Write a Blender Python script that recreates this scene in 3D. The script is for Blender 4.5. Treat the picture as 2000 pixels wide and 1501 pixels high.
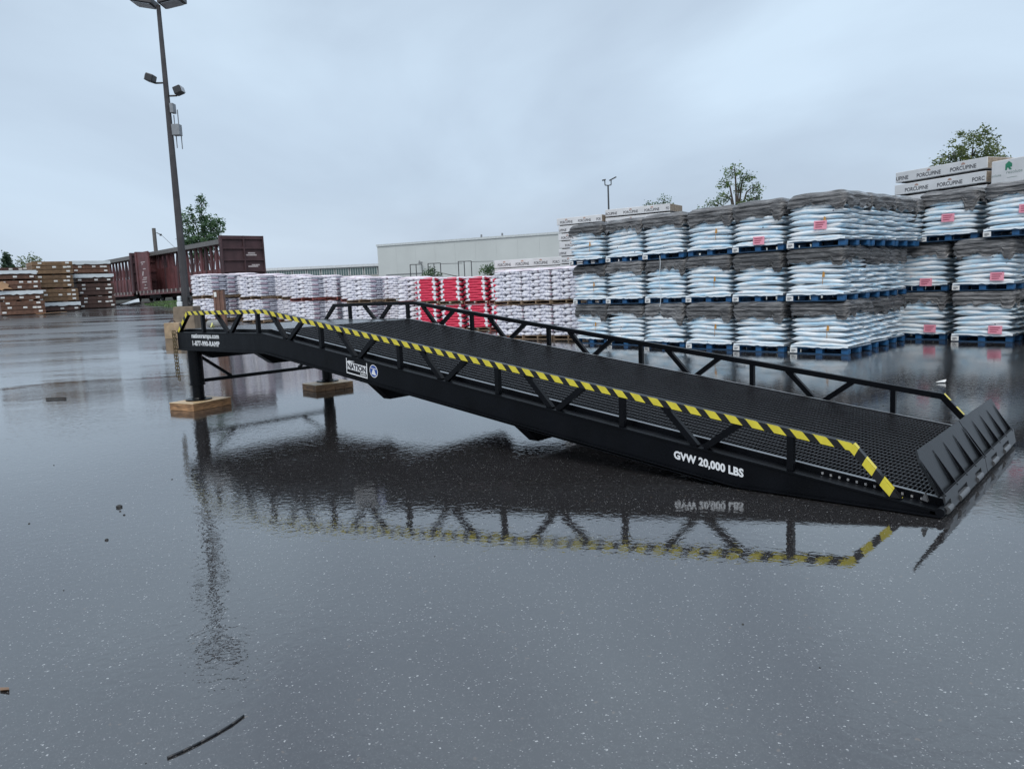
import bpy, math, random
from mathutils import Vector, Matrix
from math import sin, cos, pi, radians, sqrt, atan2
S = bpy.context.scene
for ob in list(bpy.data.objects): bpy.data.objects.remove(ob)
R = random.Random(7)

# ------------------------------------------------------------------ camera
cam = bpy.data.cameras.new('camera'); co = bpy.data.objects.new('camera', cam); S.collection.objects.link(co)
rv = Vector((0.754, 0.6555, -0.04256)); uv = Vector((-0.04968, 0.12152, 0.99135)); bv = Vector((0.65499, -0.74536, 0.12419))
co.matrix_world = Matrix(((rv.x, uv.x, bv.x, 11.9635), (rv.y, uv.y, bv.y, -5.6753), (rv.z, uv.z, bv.z, 1.6711), (0, 0, 0, 1)))
cam.sensor_width = 36; cam.sensor_fit = 'HORIZONTAL'; cam.lens = 36 * 1501.94 / 2000
cam.clip_start = 0.05; cam.clip_end = 3000
S.camera = co
CX, CY, CZ = 11.9635, -5.6753, 1.6711

# ------------------------------------------------------------------ sky, sun, exposure
W = bpy.data.worlds.new('World'); S.world = W; W.use_nodes = True
nt = W.node_tree; N = nt.nodes; L = nt.links
for n in list(N): N.remove(n)
out = N.new('ShaderNodeOutputWorld'); bg = N.new('ShaderNodeBackground'); L.new(bg.outputs[0], out.inputs[0])
sky = N.new('ShaderNodeTexSky'); sky.sky_type = 'NISHITA'; sky.sun_disc = False
sky.sun_elevation = radians(48); sky.sun_rotation = radians(150); sky.air_density = 1.2; sky.dust_density = 3; sky.ozone_density = 2
tc = N.new('ShaderNodeTexCoord'); sep = N.new('ShaderNodeSeparateXYZ'); L.new(tc.outputs['Generated'], sep.inputs[0])
# overcast deck: brightness rises from horizon to zenith
mr = N.new('ShaderNodeMapRange'); mr.inputs[1].default_value = -0.02; mr.inputs[2].default_value = 0.9; mr.inputs[3].default_value = 0; mr.inputs[4].default_value = 1
L.new(sep.outputs[2], mr.inputs[0])
ramp = N.new('ShaderNodeValToRGB'); L.new(mr.outputs[0], ramp.inputs[0])
e = ramp.color_ramp.elements
e[0].position = 0.0; e[0].color = (4.75, 5.5, 6.6, 1)
e[1].position = 1.0; e[1].color = (9.0, 9.7, 10.6, 1)
m_ = ramp.color_ramp.elements.new(0.16); m_.color = (4.65, 5.6, 6.8, 1)
m_ = ramp.color_ramp.elements.new(0.42); m_.color = (4.95, 5.95, 7.05, 1)
m_ = ramp.color_ramp.elements.new(0.66); m_.color = (5.2, 6.1, 7.1, 1)
mp = N.new('ShaderNodeMapping'); mp.inputs['Scale'].default_value = (1.0, 1.0, 1.9); L.new(tc.outputs['Generated'], mp.inputs[0])
nz = N.new('ShaderNodeTexNoise'); nz.inputs['Scale'].default_value = 2.0; nz.inputs['Detail'].default_value = 6; nz.inputs['Roughness'].default_value = 0.48; nz.inputs['Distortion'].default_value = 0.5
L.new(mp.outputs[0], nz.inputs[0])
cr = N.new('ShaderNodeValToRGB'); L.new(nz.outputs[0], cr.inputs[0])
cr.color_ramp.elements[0].position = 0.28; cr.color_ramp.elements[0].color = (0.71, 0.71, 0.735, 1)
cr.color_ramp.elements[1].position = 0.72; cr.color_ramp.elements[1].color = (1.1, 1.115, 1.1, 1)
mul = N.new('ShaderNodeMix'); mul.data_type = 'RGBA'; mul.blend_type = 'MULTIPLY'; mul.inputs[0].default_value = 1
L.new(ramp.outputs[0], mul.inputs[6]); L.new(cr.outputs[0], mul.inputs[7])
mix = N.new('ShaderNodeMix'); mix.data_type = 'RGBA'; mix.inputs[0].default_value = 0.9
L.new(sky.outputs[0], mix.inputs[6]); L.new(mul.outputs[2], mix.inputs[7])
L.new(mix.outputs[2], bg.inputs[0]); bg.inputs[1].default_value = 0.1
sun = bpy.data.lights.new('sun', 'SUN'); so = bpy.data.objects.new('sun', sun); S.collection.objects.link(so)
sun.energy = 1.3; sun.angle = radians(40); sun.color = (1, 0.97, 0.93)
so.rotation_euler = (radians(42), 0, radians(30))
S.view_settings.view_transform = 'Standard'; S.view_settings.look = 'None'; S.view_settings.gamma = 1; S.view_settings.use_curve_mapping = False
S.view_settings.exposure = 0.4
S.render.engine = 'CYCLES'
S.cycles.max_bounces = 6

# ------------------------------------------------------------------ helpers
def gz(x, y):
    """the yard is flat round the ramp and climbs gently towards the far left"""
    dx, dy = x - CX, y - CY
    r = dx * 0.75117 + dy * 0.66010; d = -dx * 0.66010 + dy * 0.75117
    Rr = sqrt(dx * dx + dy * dy)
    if d <= 0.01: t = 1.0 if r < 0 else 0.0
    else: t = min(1, max(0, -(r / d) / 0.45))
    w = t * t * (3 - 2 * t)
    q = 0.04 * (Rr - 20)
    q = 0 if q < -0.1 else (q + 0.1) ** 2 / 0.4 if q < 0.1 else q
    return min(1.6, q) * w

MATS = {}
def mat(name, col, rough=0.5, var=0.15, scale=6.0, metal=0.0, bump=0.0, bscale=40.0, spec=0.5, col2=None, rnd=0.0, coat=0.0, wear=None, ms=None):
    """procedural painted/plastic/wood-like surface: base colour broken up by noise, optional bump"""
    if name in MATS: return MATS[name]
    m = bpy.data.materials.new(name); m.use_nodes = True; n = m.node_tree.nodes; l = m.node_tree.links
    b = n['Principled BSDF']; b.inputs['Roughness'].default_value = rough; b.inputs['Metallic'].default_value = metal
    b.inputs['Specular IOR Level'].default_value = spec
    if coat: b.inputs['Coat Weight'].default_value = coat; b.inputs['Coat Roughness'].default_value = 0.12
    t = n.new('ShaderNodeTexCoord'); x = n.new('ShaderNodeTexNoise'); x.inputs['Scale'].default_value = scale; x.inputs['Detail'].default_value = 5
    l.new(t.outputs['Object'], x.inputs[0])
    r = n.new('ShaderNodeValToRGB'); l.new(x.outputs[0], r.inputs[0])
    c2 = col2 or tuple(min(1, c * (1 + var)) for c in col)
    c1 = col if col2 else tuple(c * (1 - var) for c in col)
    r.color_ramp.elements[0].position = 0.32; r.color_ramp.elements[0].color = (*c1, 1)
    r.color_ramp.elements[1].position = 0.68; r.color_ramp.elements[1].color = (*c2, 1)
    src = r.outputs[0]
    if rnd:
        oi = n.new('ShaderNodeObjectInfo'); mm = n.new('ShaderNodeMapRange'); mm.inputs[3].default_value = 1 - rnd; mm.inputs[4].default_value = 1 + rnd
        l.new(oi.outputs['Random'], mm.inputs[0])
        v = n.new('ShaderNodeVectorMath'); v.operation = 'SCALE'; l.new(src, v.inputs[0]); l.new(mm.outputs[0], v.inputs['Scale']); src = v.outputs[0]
    l.new(src, b.inputs['Base Color'])
    if bump:
        y = n.new('ShaderNodeTexNoise'); y.inputs['Scale'].default_value = bscale; y.inputs['Detail'].default_value = 4; l.new(t.outputs['Object'], y.inputs[0])
        bp = n.new('ShaderNodeBump'); bp.inputs['Strength'].default_value = bump; bp.inputs['Distance'].default_value = 0.02
        l.new(y.outputs[0], bp.inputs['Height']); l.new(bp.outputs[0], b.inputs['Normal'])
    if wear:
        q = n.new('ShaderNodeTexNoise'); q.inputs['Scale'].default_value = 5; q.inputs['Detail'].default_value = 6
        mq = n.new('ShaderNodeMapping'); mq.inputs['Scale'].default_value = wear; l.new(t.outputs['Object'], mq.inputs[0]); l.new(mq.outputs[0], q.inputs[0])
        w1 = n.new('ShaderNodeMapRange'); w1.inputs[1].default_value = 0.35; w1.inputs[2].default_value = 0.7; w1.inputs[3].default_value = rough * 0.8; w1.inputs[4].default_value = rough * 1.2; l.new(q.outputs[0], w1.inputs[0]); l.new(w1.outputs[0], b.inputs['Roughness'])
        vd = n.new('ShaderNodeTexVoronoi'); vd.inputs['Scale'].default_value = 70; l.new(t.outputs['Object'], vd.inputs['Vector'])
        w2 = n.new('ShaderNodeMapRange'); w2.inputs[1].default_value = 0.35; w2.inputs[2].default_value = 0.1; l.new(vd.outputs['Distance'], w2.inputs[0])
        b2 = n.new('ShaderNodeBump'); b2.inputs['Strength'].default_value = 0.5; b2.inputs['Distance'].default_value = 0.002; l.new(w2.outputs[0], b2.inputs['Height']); l.new(b2.outputs[0], b.inputs['Normal'])
    if ms:
        mq = n.new('ShaderNodeMapping'); mq.inputs['Scale'].default_value = ms; l.new(t.outputs['Object'], mq.inputs[0]); l.new(mq.outputs[0], x.inputs[0])
    MATS[name] = m
    return m

class MB:
    def __init__(s): s.v = []; s.f = []; s.m = []; s.uv = {}
    def add(s, vs, fs, mi=0):
        o = len(s.v); s.v += [tuple(v) for v in vs]
        for f in fs: s.f.append(tuple(i + o for i in f)); s.m.append(mi)
    def box(s, x0, x1, y0, y1, z0, z1, mi=0):
        s.obox((x0, y0, z0), (x1 - x0, 0, 0), (0, y1 - y0, 0), (0, 0, z1 - z0), mi)
    def obox(s, o, a, b, c, mi=0):
        o, a, b, c = map(Vector, (o, a, b, c))
        s.add([o, o + a, o + a + b, o + b, o + c, o + a + c, o + a + b + c, o + b + c],
              [(0, 3, 2, 1), (4, 5, 6, 7), (0, 1, 5, 4), (1, 2, 6, 5), (2, 3, 7, 6), (3, 0, 4, 7)], mi)
    def bar(s, p, q, w, h, side=(0, 1, 0), mi=0):
        """box along p-q; w along side, h along the third axis, centred"""
        p, q = Vector(p), Vector(q); d = q - p; sd = Vector(side); n = d.cross(sd).normalized(); sd = n.cross(d).normalized()
        s.obox(p - sd * w / 2 - n * h / 2, d, sd * w, n * h, mi)
    def tube(s, p, q, r0, r1=None, n=12, mi=0, caps=True):
        p, q = Vector(p), Vector(q); r1 = r0 if r1 is None else r1; d = (q - p).normalized()
        a = d.orthogonal().normalized(); b = d.cross(a)
        vs = [p + (a * cos(2 * pi * i / n) + b * sin(2 * pi * i / n)) * r0 for i in range(n)] + [q + (a * cos(2 * pi * i / n) + b * sin(2 * pi * i / n)) * r1 for i in range(n)]
        fs = [(i, (i + 1) % n, n + (i + 1) % n, n + i) for i in range(n)]
        if caps: fs += [tuple(range(n))[::-1], tuple(range(n, 2 * n))]
        s.add(vs, fs, mi)
    def path(s, pts, r, n=6, mi=0):
        for i in range(len(pts) - 1): s.tube(pts[i], pts[i + 1], r, r, n, mi)
    def prism(s, poly, y0, y1, mi=0):
        """polygon in x,z extruded along y"""
        k = len(poly)
        vs = [(x, y0, z) for x, z in poly] + [(x, y1, z) for x, z in poly]
        s.add(vs, [tuple(range(k)), tuple(range(2 * k - 1, k - 1, -1))] + [(i, k + i, k + (i + 1) % k, (i + 1) % k) for i in range(k)], mi)
    def prismx(s, poly, x0, x1, mi=0):
        k = len(poly)
        vs = [(x0, y, z) for y, z in poly] + [(x1, y, z) for y, z in poly]
        s.add(vs, [tuple(range(k)), tuple(range(2 * k - 1, k - 1, -1))] + [(i, k + i, k + (i + 1) % k, (i + 1) % k) for i in range(k)], mi)
    def mesh(s, name, mats, smooth=False):
        me = bpy.data.meshes.new(name); me.from_pydata(s.v, [], s.f); me.update()
        for m in (mats if isinstance(mats, (list, tuple)) else [mats]): me.materials.append(m)
        me.polygons.foreach_set('material_index', s.m)
        if smooth: me.polygons.foreach_set('use_smooth', [True] * len(s.f))
        bm_fix(me)
        return me
    def build(s, name, mats, parent=None, smooth=False, loc=None, bevel=0):
        return link(name, s.mesh(name, mats, smooth), parent, loc, bevel)
import bmesh
def bm_fix(me):
    b = bmesh.new(); b.from_mesh(me); bmesh.ops.recalc_face_normals(b, faces=b.faces); b.to_mesh(me); b.free()
def link(name, me, parent=None, loc=None, bevel=0, rz=0):
    o = bpy.data.objects.new(name, me); S.collection.objects.link(o)
    if parent: o.parent = parent
    if loc: o.location = loc
    if rz: o.rotation_euler = (0, 0, rz)
    if bevel:
        bv_ = o.modifiers.new('bevel', 'BEVEL'); bv_.width = bevel; bv_.segments = 2; bv_.limit_method = 'ANGLE'
    return o
def thing(name, label, cat, loc=(0, 0, 0), rz=0, group=None):
    o = bpy.data.objects.new(name, None); S.collection.objects.link(o); o.location = loc; o.rotation_euler = (0, 0, rz); o.empty_display_size = 0.2
    return tag(o, label, cat, group)
def tag(o, label, cat, group=None):
    o['label'] = label; o['category'] = cat
    if group: o['group'] = group
    return o
def children(o): return [c for c in CH.get(o.name, [])]
CH = {}
def copy_thing(root, loc, rz, label, group=None):
    def rec(o, par):
        c = o.copy(); S.collection.objects.link(c)
        if par: c.parent = par
        for k in list(o.children): rec(k, c)
        return c
    r = rec(root, None); r.location = loc; r.rotation_euler = (0, 0, rz); r['label'] = label
    if group: r['group'] = group
    return r

_fc = {}
def text_geo(s, bold=0.0, spacing=1.0):
    k = (s, bold, spacing)
    if k in _fc: return _fc[k]
    c = bpy.data.curves.new('t', 'FONT'); c.body = s; c.offset = bold; c.space_character = spacing; c.resolution_u = 3
    o = bpy.data.objects.new('t', c); S.collection.objects.link(o)
    bpy.context.view_layer.update()
    me = o.evaluated_get(bpy.context.evaluated_depsgraph_get()).to_mesh()
    vs = [tuple(v.co) for v in me.vertices]; fs = [tuple(p.vertices) for p in me.polygons]
    bpy.data.objects.remove(o)
    x0 = min(v[0] for v in vs); x1 = max(v[0] for v in vs); y0 = min(v[1] for v in vs); y1 = max(v[1] for v in vs)
    vs = [((v[0] - x0) / (x1 - x0), (v[1] - y0) / (y1 - y0)) for v in vs]
    _fc[k] = (vs, fs); return _fc[k]
def put_text(mb, s, o, right, up, w, h, bold=0.02, mi=0, spacing=1.0):
    vs, fs = text_geo(s, bold, spacing); o, right, up = Vector(o), Vector(right).normalized(), Vector(up).normalized()
    mb.add([o + right * v[0] * w + up * v[1] * h for v in vs], fs, mi)
def put_poly(mb, pts, o, right, up, mi=0):
    o, right, up = Vector(o), Vector(right).normalized(), Vector(up).normalized()
    mb.add([o + right * x + up * z for x, z in pts], [tuple(range(len(pts)))], mi)
def circ(cx, cz, r, n=24, a0=0, a1=2 * pi):
    return [(cx + r * cos(a0 + (a1 - a0) * i / n), cz + r * sin(a0 + (a1 - a0) * i / n)) for i in range(n + (0 if a1 - a0 > 6.28 else 1))]

# ------------------------------------------------------------------ ground
def ground_material():
    m = bpy.data.materials.new('wet_asphalt'); m.use_nodes = True; n = m.node_tree.nodes; l = m.node_tree.links; b = n['Principled BSDF']
    g = n.new('ShaderNodeNewGeometry'); P = g.outputs['Position']
    def noise(sc, det=4, rough=0.5, dist=0.0, vec=None):
        x = n.new('ShaderNodeTexNoise'); x.inputs['Scale'].default_value = sc; x.inputs['Detail'].default_value = det; x.inputs['Roughness'].default_value = rough; x.inputs['Distortion'].default_value = dist
        l.new(vec or P, x.inputs[0]); return x.outputs[0]
    def rampf(src, a, c, lo=0.0, hi=1.0):
        x = n.new('ShaderNodeMapRange'); x.interpolation_type = 'SMOOTHSTEP'; x.inputs[1].default_value = a; x.inputs[2].default_value = c; x.inputs[3].default_value = lo; x.inputs[4].default_value = hi
        l.new(src, x.inputs[0]); return x.outputs[0]
    def math_(op, a, c):
        x = n.new('ShaderNodeMath'); x.operation = op
        for i, s_ in enumerate((a, c)):
            if isinstance(s_, (int, float)): x.inputs[i].default_value = s_
            else: l.new(s_, x.inputs[i])
        return x.outputs[0]
    def mixc(f, a, c):
        x = n.new('ShaderNodeMix'); x.data_type = 'RGBA'
        if isinstance(f, (int, float)): x.inputs[0].default_value = f
        else: l.new(f, x.inputs[0])
        for i, s_ in ((6, a), (7, c)):
            if isinstance(s_, tuple): x.inputs[i].default_value = (*s_, 1)
            else: l.new(s_, x.inputs[i])
        return x.outputs[2]
    base = mixc(noise(140, 3), (0.011, 0.011, 0.013), (0.036, 0.035, 0.036))
    big = noise(0.35, 4, 0.55)
    base = mixc(rampf(big, 0.35, 0.7), base, (0.02, 0.019, 0.0195))
    # pale stone chips in the asphalt: two sizes
    for sc, thr, rad, col in ((55.0, 0.95, 0.3, (0.34, 0.345, 0.35)), (95.0, 0.9, 0.36, (0.2, 0.2, 0.205)), (170.0, 0.78, 0.42, (0.09, 0.09, 0.092)), (30.0, 0.975, 0.28, (0.09, 0.07, 0.055))):
        v = n.new('ShaderNodeTexVoronoi'); v.inputs['Scale'].default_value = sc; v.inputs['Randomness'].default_value = 1.0
        w_ = n.new('ShaderNodeVectorMath'); w_.operation = 'ADD'
        sn = n.new('ShaderNodeTexNoise'); sn.inputs['Scale'].default_value = sc * 1.5; l.new(P, sn.inputs[0])
        sc_ = n.new('ShaderNodeVectorMath'); sc_.operation = 'SCALE'; sc_.inputs['Scale'].default_value = 1.0 / sc; l.new(sn.outputs['Color'], sc_.inputs[0])
        l.new(P, w_.inputs[0]); l.new(sc_.outputs[0], w_.inputs[1]); l.new(w_.outputs[0], v.inputs['Vector'])
        s3 = n.new('ShaderNodeSeparateColor'); l.new(v.outputs['Color'], s3.inputs[0])
        k = math_('MULTIPLY', rampf(s3.outputs[0], thr, thr + 0.01), rampf(v.outputs['Distance'], rad, rad - 0.08))
        base = mixc(k, base, col)
    l.new(base, b.inputs['Base Color'])
    # standing water: smooth in the puddles, a little rougher where only damp
    mr0 = n.new('ShaderNodeMapping'); mr0.inputs['Rotation'].default_value = (0, 0, -0.95); l.new(P, mr0.inputs[0])
    mpn = n.new('ShaderNodeMapping'); mpn.inputs['Scale'].default_value = (0.10, 0.5, 0.3); l.new(mr0.outputs[0], mpn.inputs[0])
    mpu = n.new('ShaderNodeMapping'); mpu.inputs['Scale'].default_value = (0.13, 0.42, 0.3); l.new(mr0.outputs[0], mpu.inputs[0])
    sxyz = n.new('ShaderNodeSeparateXYZ'); l.new(P, sxyz.inputs[0])
    uneven = math_('MULTIPLY', noise(1.0, 3, 0.45, 0.9, mpu.outputs[0]), rampf(sxyz.outputs[0], -1.5, -7.0))
    band = noise(1.0, 5, 0.6, 0.8, mpn.outputs[0])
    damp = rampf(band, 0.46, 0.66)
    far = rampf(sxyz.outputs[0], -8.0, -19.0)
    rough = math_('ADD', math_('ADD', math_('MULTIPLY', damp, 0.06), 0.014), math_('MULTIPLY', far, math_('ADD', math_('MULTIPLY', rampf(noise(1.0, 4, 0.55, 0.6, mpu.outputs[0]), 0.4, 0.6), 0.2), 0.10)))
    l.new(rough, b.inputs['Roughness'])
    b.inputs['IOR'].default_value = 2.55
    # ripples pushed by wind and rain, plus asphalt grain showing through where it is only damp
    rip = noise(15.0, 2, 0.5, 0.6); swell = noise(1.3, 3, 0.55, 0.4)
    rip2 = noise(32.0, 2, 0.5)
    grain = noise(160.0, 2, 0.5)
    calm = rampf(noise(0.22, 3, 0.5), 0.36, 0.66, 0.35, 1.0)
    hgt = math_('ADD', math_('ADD', math_('MULTIPLY', swell, 0.75), math_('MULTIPLY', uneven, 9.0)), math_('ADD', math_('MULTIPLY', math_('ADD', rip, math_('MULTIPLY', rip2, 0.24)), calm), math_('MULTIPLY', math_('MULTIPLY', grain, 0.025), math_('ADD', damp, 0.35))))
    bp = n.new('ShaderNodeBump'); bp.inputs['Strength'].default_value = 1.0; bp.inputs['Distance'].default_value = 0.0018; l.new(hgt, bp.inputs['Height'])
    l.new(bp.outputs[0], b.inputs['Normal'])
    return m
def build_ground():
    rs = [0.01, 3, 6, 9, 12, 15, 17, 18, 19, 20, 21, 22, 23, 25, 28, 31, 34, 38, 42, 46, 50, 54, 58, 62, 66, 72, 80, 95, 120, 180, 300, 700, 1500]
    A = 144; vs = []; fs = []
    for r in rs:
        for a in range(A):
            x = CX + r * cos(2 * pi * a / A); y = CY + r * sin(2 * pi * a / A); vs.append((x, y, gz(x, y)))
    for i in range(len(rs) - 1):
        for a in range(A): fs.append((i * A + a, i * A + (a + 1) % A, (i + 1) * A + (a + 1) % A, (i + 1) * A + a))
    mb = MB(); mb.add(vs, fs); o = mb.build('ground', ground_material(), smooth=True); o['kind'] = 'structure'
    for p in o.data.polygons:
        if p.normal.z < 0: p.flip()
build_ground()

# ------------------------------------------------------------------ white building and long building far behind
mwall = mat('white_panel', (0.5, 0.535, 0.53), 0.6, 0.05, 0.3)
def build_white_building():
    A = Vector((-73.1, 64.0, 0)); B = Vector((-48.1, 72.5, 0)); d = (B - A).normalized(); n = Vector((-d.y, d.x, 0)); ln = 75.0; h = 8.15
    t = thing('warehouse', 'long plain white flat-roofed warehouse behind the sack pallets', 'building', A)
    mb = MB(); k = 25
    for i in range(k):      # wall panels with thin joints
        p = d * (i * ln / k) + Vector((0, 0, 0)); mb.obox(p, d * (ln / k - 0.012), n * 0.25, (0, 0, h))
    mb.obox(n * 0.26, d * ln, n * 30, (0, 0, h - 0.3)); mb.build('wall', mwall, t)
    c = MB(); c.obox(-n * 0.12 - d * 0.1 + Vector((0, 0, h + 0.002)), d * (ln + 0.2), n * 0.6, (0, 0, 0.28)); c.build('roof_edge', mat('roof_edge', (0.5, 0.54, 0.55), 0.5), t)
    for s_, zz in ((6.5, 5.9), (28.0, 6.3)):
        f = MB(); f.bar(d * s_ - n * 0.02 + Vector((0, 0, zz)), d * s_ - n * 0.7 + d * 0.6 + Vector((0, 0, zz - 0.3)), 0.1, 0.1); f.box(-0.25, 0.25, -0.15, 0.15, 0, 0.2)
        q = len(f.v) - 8
        f.v[q:] = [tuple(Vector(v) + d * (s_ + 0.6) - n * 0.75 + Vector((0, 0, zz - 0.42))) for v in f.v[q:]]
        f.build('wall_light', mat('grey_metal', (0.2, 0.21, 0.22), 0.4), t)
    for s_ in (15.5, 18.5):
        f = MB(); f.tube(d * s_ + n * 1 + Vector((0, 0, h)), d * s_ + n * 1 + Vector((0, 0, h + 0.7)), 0.12, n=8); f.build('roof_vent', MATS['grey_metal'], t)
    f = MB(); f.obox(-n * 0.06 + d * 1.2 + Vector((0, 0, 4.15)), d * 6, n * 0.05, (0, 0, 0.12)); f.build('wall_rail', MATS['grey_metal'], t)
build_white_building()
def build_long_building():
    A = Vector((-102.0, 66.0, 0)); B = Vector((-85.0, 80.0, 0)); d = (B - A).normalized(); n = Vector((-d.y, d.x, 0)); A = A - d * 14; ln = 62.0
    t = thing('factory', 'low grey factory building with a long strip of clerestory windows', 'building', A)
    w = MB(); w.obox((0, 0, 0), d * ln, n * 20, (0, 0, 4.75)); w.build('wall', mat('beige_wall', (0.42, 0.42, 0.40), 0.7, 0.08, 0.5), t)
    u = MB(); u.obox(n * 0.3 + Vector((0, 0, 4.752)), d * ln, n * 19, (0, 0, 1.45)); u.build('upper_wall', mat('grey_wall', (0.34, 0.36, 0.37), 0.6), t)
    r = MB(); r.obox(-n * 0.3 - d * 0.3 + Vector((0, 0, 6.205)), d * (ln + 0.6), n * 20, (0, 0, 0.42)); r.build('roof', mat('pale_roof', (0.55, 0.58, 0.6), 0.5), t)
    g = mat('dark_glass', (0.09, 0.14, 0.14), 0.12); fr = mat('window_frame', (0.5, 0.53, 0.52), 0.5)
    k = 26; st = ln / k
    f0 = MB(); p0 = MB()
    f0.obox((0.12, 0, 0), (st - 0.24, 0, 0), (0, 0.28, 0), (0, 0, 1.3))
    for i in range(5): p0.box(0.2 + i * (st - 0.4) / 5 + 0.04, 0.2 + (i + 1) * (st - 0.4) / 5 - 0.04, -0.02, 0.02, 0.08, 1.22)
    fm, pm = f0.mesh('window', fr), p0.mesh('pane', g)
    ang = atan2(d.y, d.x)
    for i in range(k):
        q = d * (i * st) + n * 0.01 + Vector((0, 0, 4.82)); o = link('window', fm, t, q, rz=ang); link('pane', pm, o)
    for s_, w_ in ((36, 2.6), (41, 3.2), (47, 3.0)):
        m = MB(); m.obox(d * s_ - n * 0.05 + Vector((0, 0, 0)), d * w_, n * 0.04, (0, 0, 3.9)); dr = m.build('door', mat('dock_door', (0.55, 0.58, 0.6), 0.5), t)
        m = MB(); m.obox(d * (s_ - 0.3) - n * 0.12 + Vector((0, 0, 3.92)), d * (w_ + 0.6), n * 0.1, (0, 0, 0.35))
        for q in (-0.3, w_ + 0.02): m.obox(d * (s_ + q) - n * 0.12, d * 0.28, n * 0.1, (0, 0, 3.9))
        m.build('door_surround', mat('dark_frame', (0.08, 0.085, 0.09), 0.5), dr)
    m = MB(); m.obox(-n * 9 + d * 2, d * 17, n * 8.9, (0, 0, 3.2)); m.obox(-n * 9.3 + d * 1.8 + Vector((0, 0, 3.202)), d * 17.4, n * 9.2, (0, 0, 0.5)); m.build('side_wing', mat('brown_roof', (0.26, 0.24, 0.23), 0.7), t)
build_long_building()
def build_racks():
    d = Vector((0.68, 0.73, 0)); n = Vector((-0.73, 0.68, 0)); m = mat('dark_frame', (0.08, 0.085, 0.09), 0.5)
    for i, (x, y, z, w, lb) in enumerate(((-32.9, 34.17, 3.74, 0.9, 'small dark steel portal frame, left of three before the white warehouse'), (-31.98, 35.18, 3.77, 0.95, 'dark steel portal frame with a long top rail, middle of three'), (-30.37, 36.85, 3.83, 1.0, 'tallest dark steel portal frame, right of three before the warehouse'))):
        t = thing('steel_frame', lb, 'frame', (x, y, 0), 0, 'steel frames before the white warehouse')
        for k, q in (('post', 0.0), ('post', 0.45), ('post', w)):
            p = MB(); p.bar(d * q, d * q + Vector((0, 0, z)), 0.05, 0.05, (1, 0, 0)); p.build('post', m, t)
        p = MB(); p.bar(d * -0.03 + Vector((0, 0, z + 0.03)), d * (w + 0.03) + Vector((0, 0, z + 0.03)), 0.06, 0.06, (0, 0, 1)); p.build('top_bar', m, t)
        if i: p = MB(); p.bar(d * w + Vector((0, 0, z - 0.02)), d * (w + 1.7) + Vector((0, 0, z - 0.05)), 0.04, 0.05, (0, 0, 1)); p.build('side_rail', m, t)
build_racks()

# ------------------------------------------------------------------ railway: embankment, track, centre-beam cars
mrust = mat('oxide_red', (0.115, 0.04, 0.042), 0.6, 0.35, 1.2, rnd=0.0); mrustd = mat('oxide_dark', (0.06, 0.03, 0.034), 0.7, 0.3, 1.5)
mund = mat('under_black', (0.012, 0.012, 0.014), 0.7); mwhite = mat('stencil_white', (0.45, 0.4, 0.4), 0.6)
AX = Vector((-0.9946, 0.104, 0)); AN = Vector((0.104, 0.9946, 0)); A0 = Vector((-36.5, 20.8, 0)); ZR = 1.85
def build_track():
    mb = MB(); o = A0 - AX * 9 - AN * 1.6
    a = 90.0
    prof = [(-1.75, 1.2), (-1.1, ZR - 0.16), (4.6, ZR - 0.16), (6.5, 2.35), (30.0, 2.5)]
    vs = [];
    for s_ in (0, a):
        for p, z in prof: vs.append(o + AX * s_ + AN * p + Vector((0, 0, z)))
    mb.add(vs, [(i, i + 1, i + 6, i + 5) for i in range(4)])
    b = mb.build('embankment', mat('track_ballast', (0.07, 0.072, 0.062), 0.9, 0.4, 3, bump=0.6, bscale=20)); b['kind'] = 'structure'
    t = thing('railway_track', 'railway track with steel rails under the brown rail cars', 'railway track', A0 + Vector((0, 0, 0)))
    for q in (0.78, 2.22):
        r = MB(); r.obox(AX * -8.5 + AN * (q - 0.035) + Vector((0, 0, ZR - 0.13)), AX * 85, AN * 0.07, (0, 0, 0.13)); r.build('rail', mat('rail_steel', (0.14, 0.1, 0.08), 0.4, metal=0.6), t)
    sl = MB(); sl.obox(AN * 0.2 + Vector((0, 0, ZR - 0.155)), AX * 0.22, AN * 2.6, (0, 0, 0.03)); me = sl.mesh('sleeper', mat('sleeper_wood', (0.05, 0.042, 0.036), 0.9))
    for i in range(90): link('sleeper', me, t, AX * (-6 + i * 0.62))
    gr = MB()
    for i in range(5200):
        s_ = R.uniform(-6, 6.2); q = R.uniform(-1.6, 0.5); p = A0 + AX * s_ + AN * (q - 1.6)
        z = 1.2 + (q + 1.75) / 0.65 * 0.49 if q < -1.1 else ZR - 0.16
        z = max(z, gz(p.x, p.y)); hh = R.uniform(0.05, 0.16); a_ = R.uniform(0, 6.28); w_ = 0.03
        gr.add([p + Vector((cos(a_) * w_, sin(a_) * w_, z)), p + Vector((-cos(a_) * w_, -sin(a_) * w_, z)), p + Vector((R.uniform(-.08, .08), R.uniform(-.08, .08), z + hh))], [(0, 1, 2)])
    g = gr.build('grass', mat('grass_blade', (0.09, 0.16, 0.055), 0.8, 0.3, 2)); tag(g, 'green grass on the bank below the rail cars', 'grass'); g['kind'] = 'stuff'
build_track()
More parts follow.
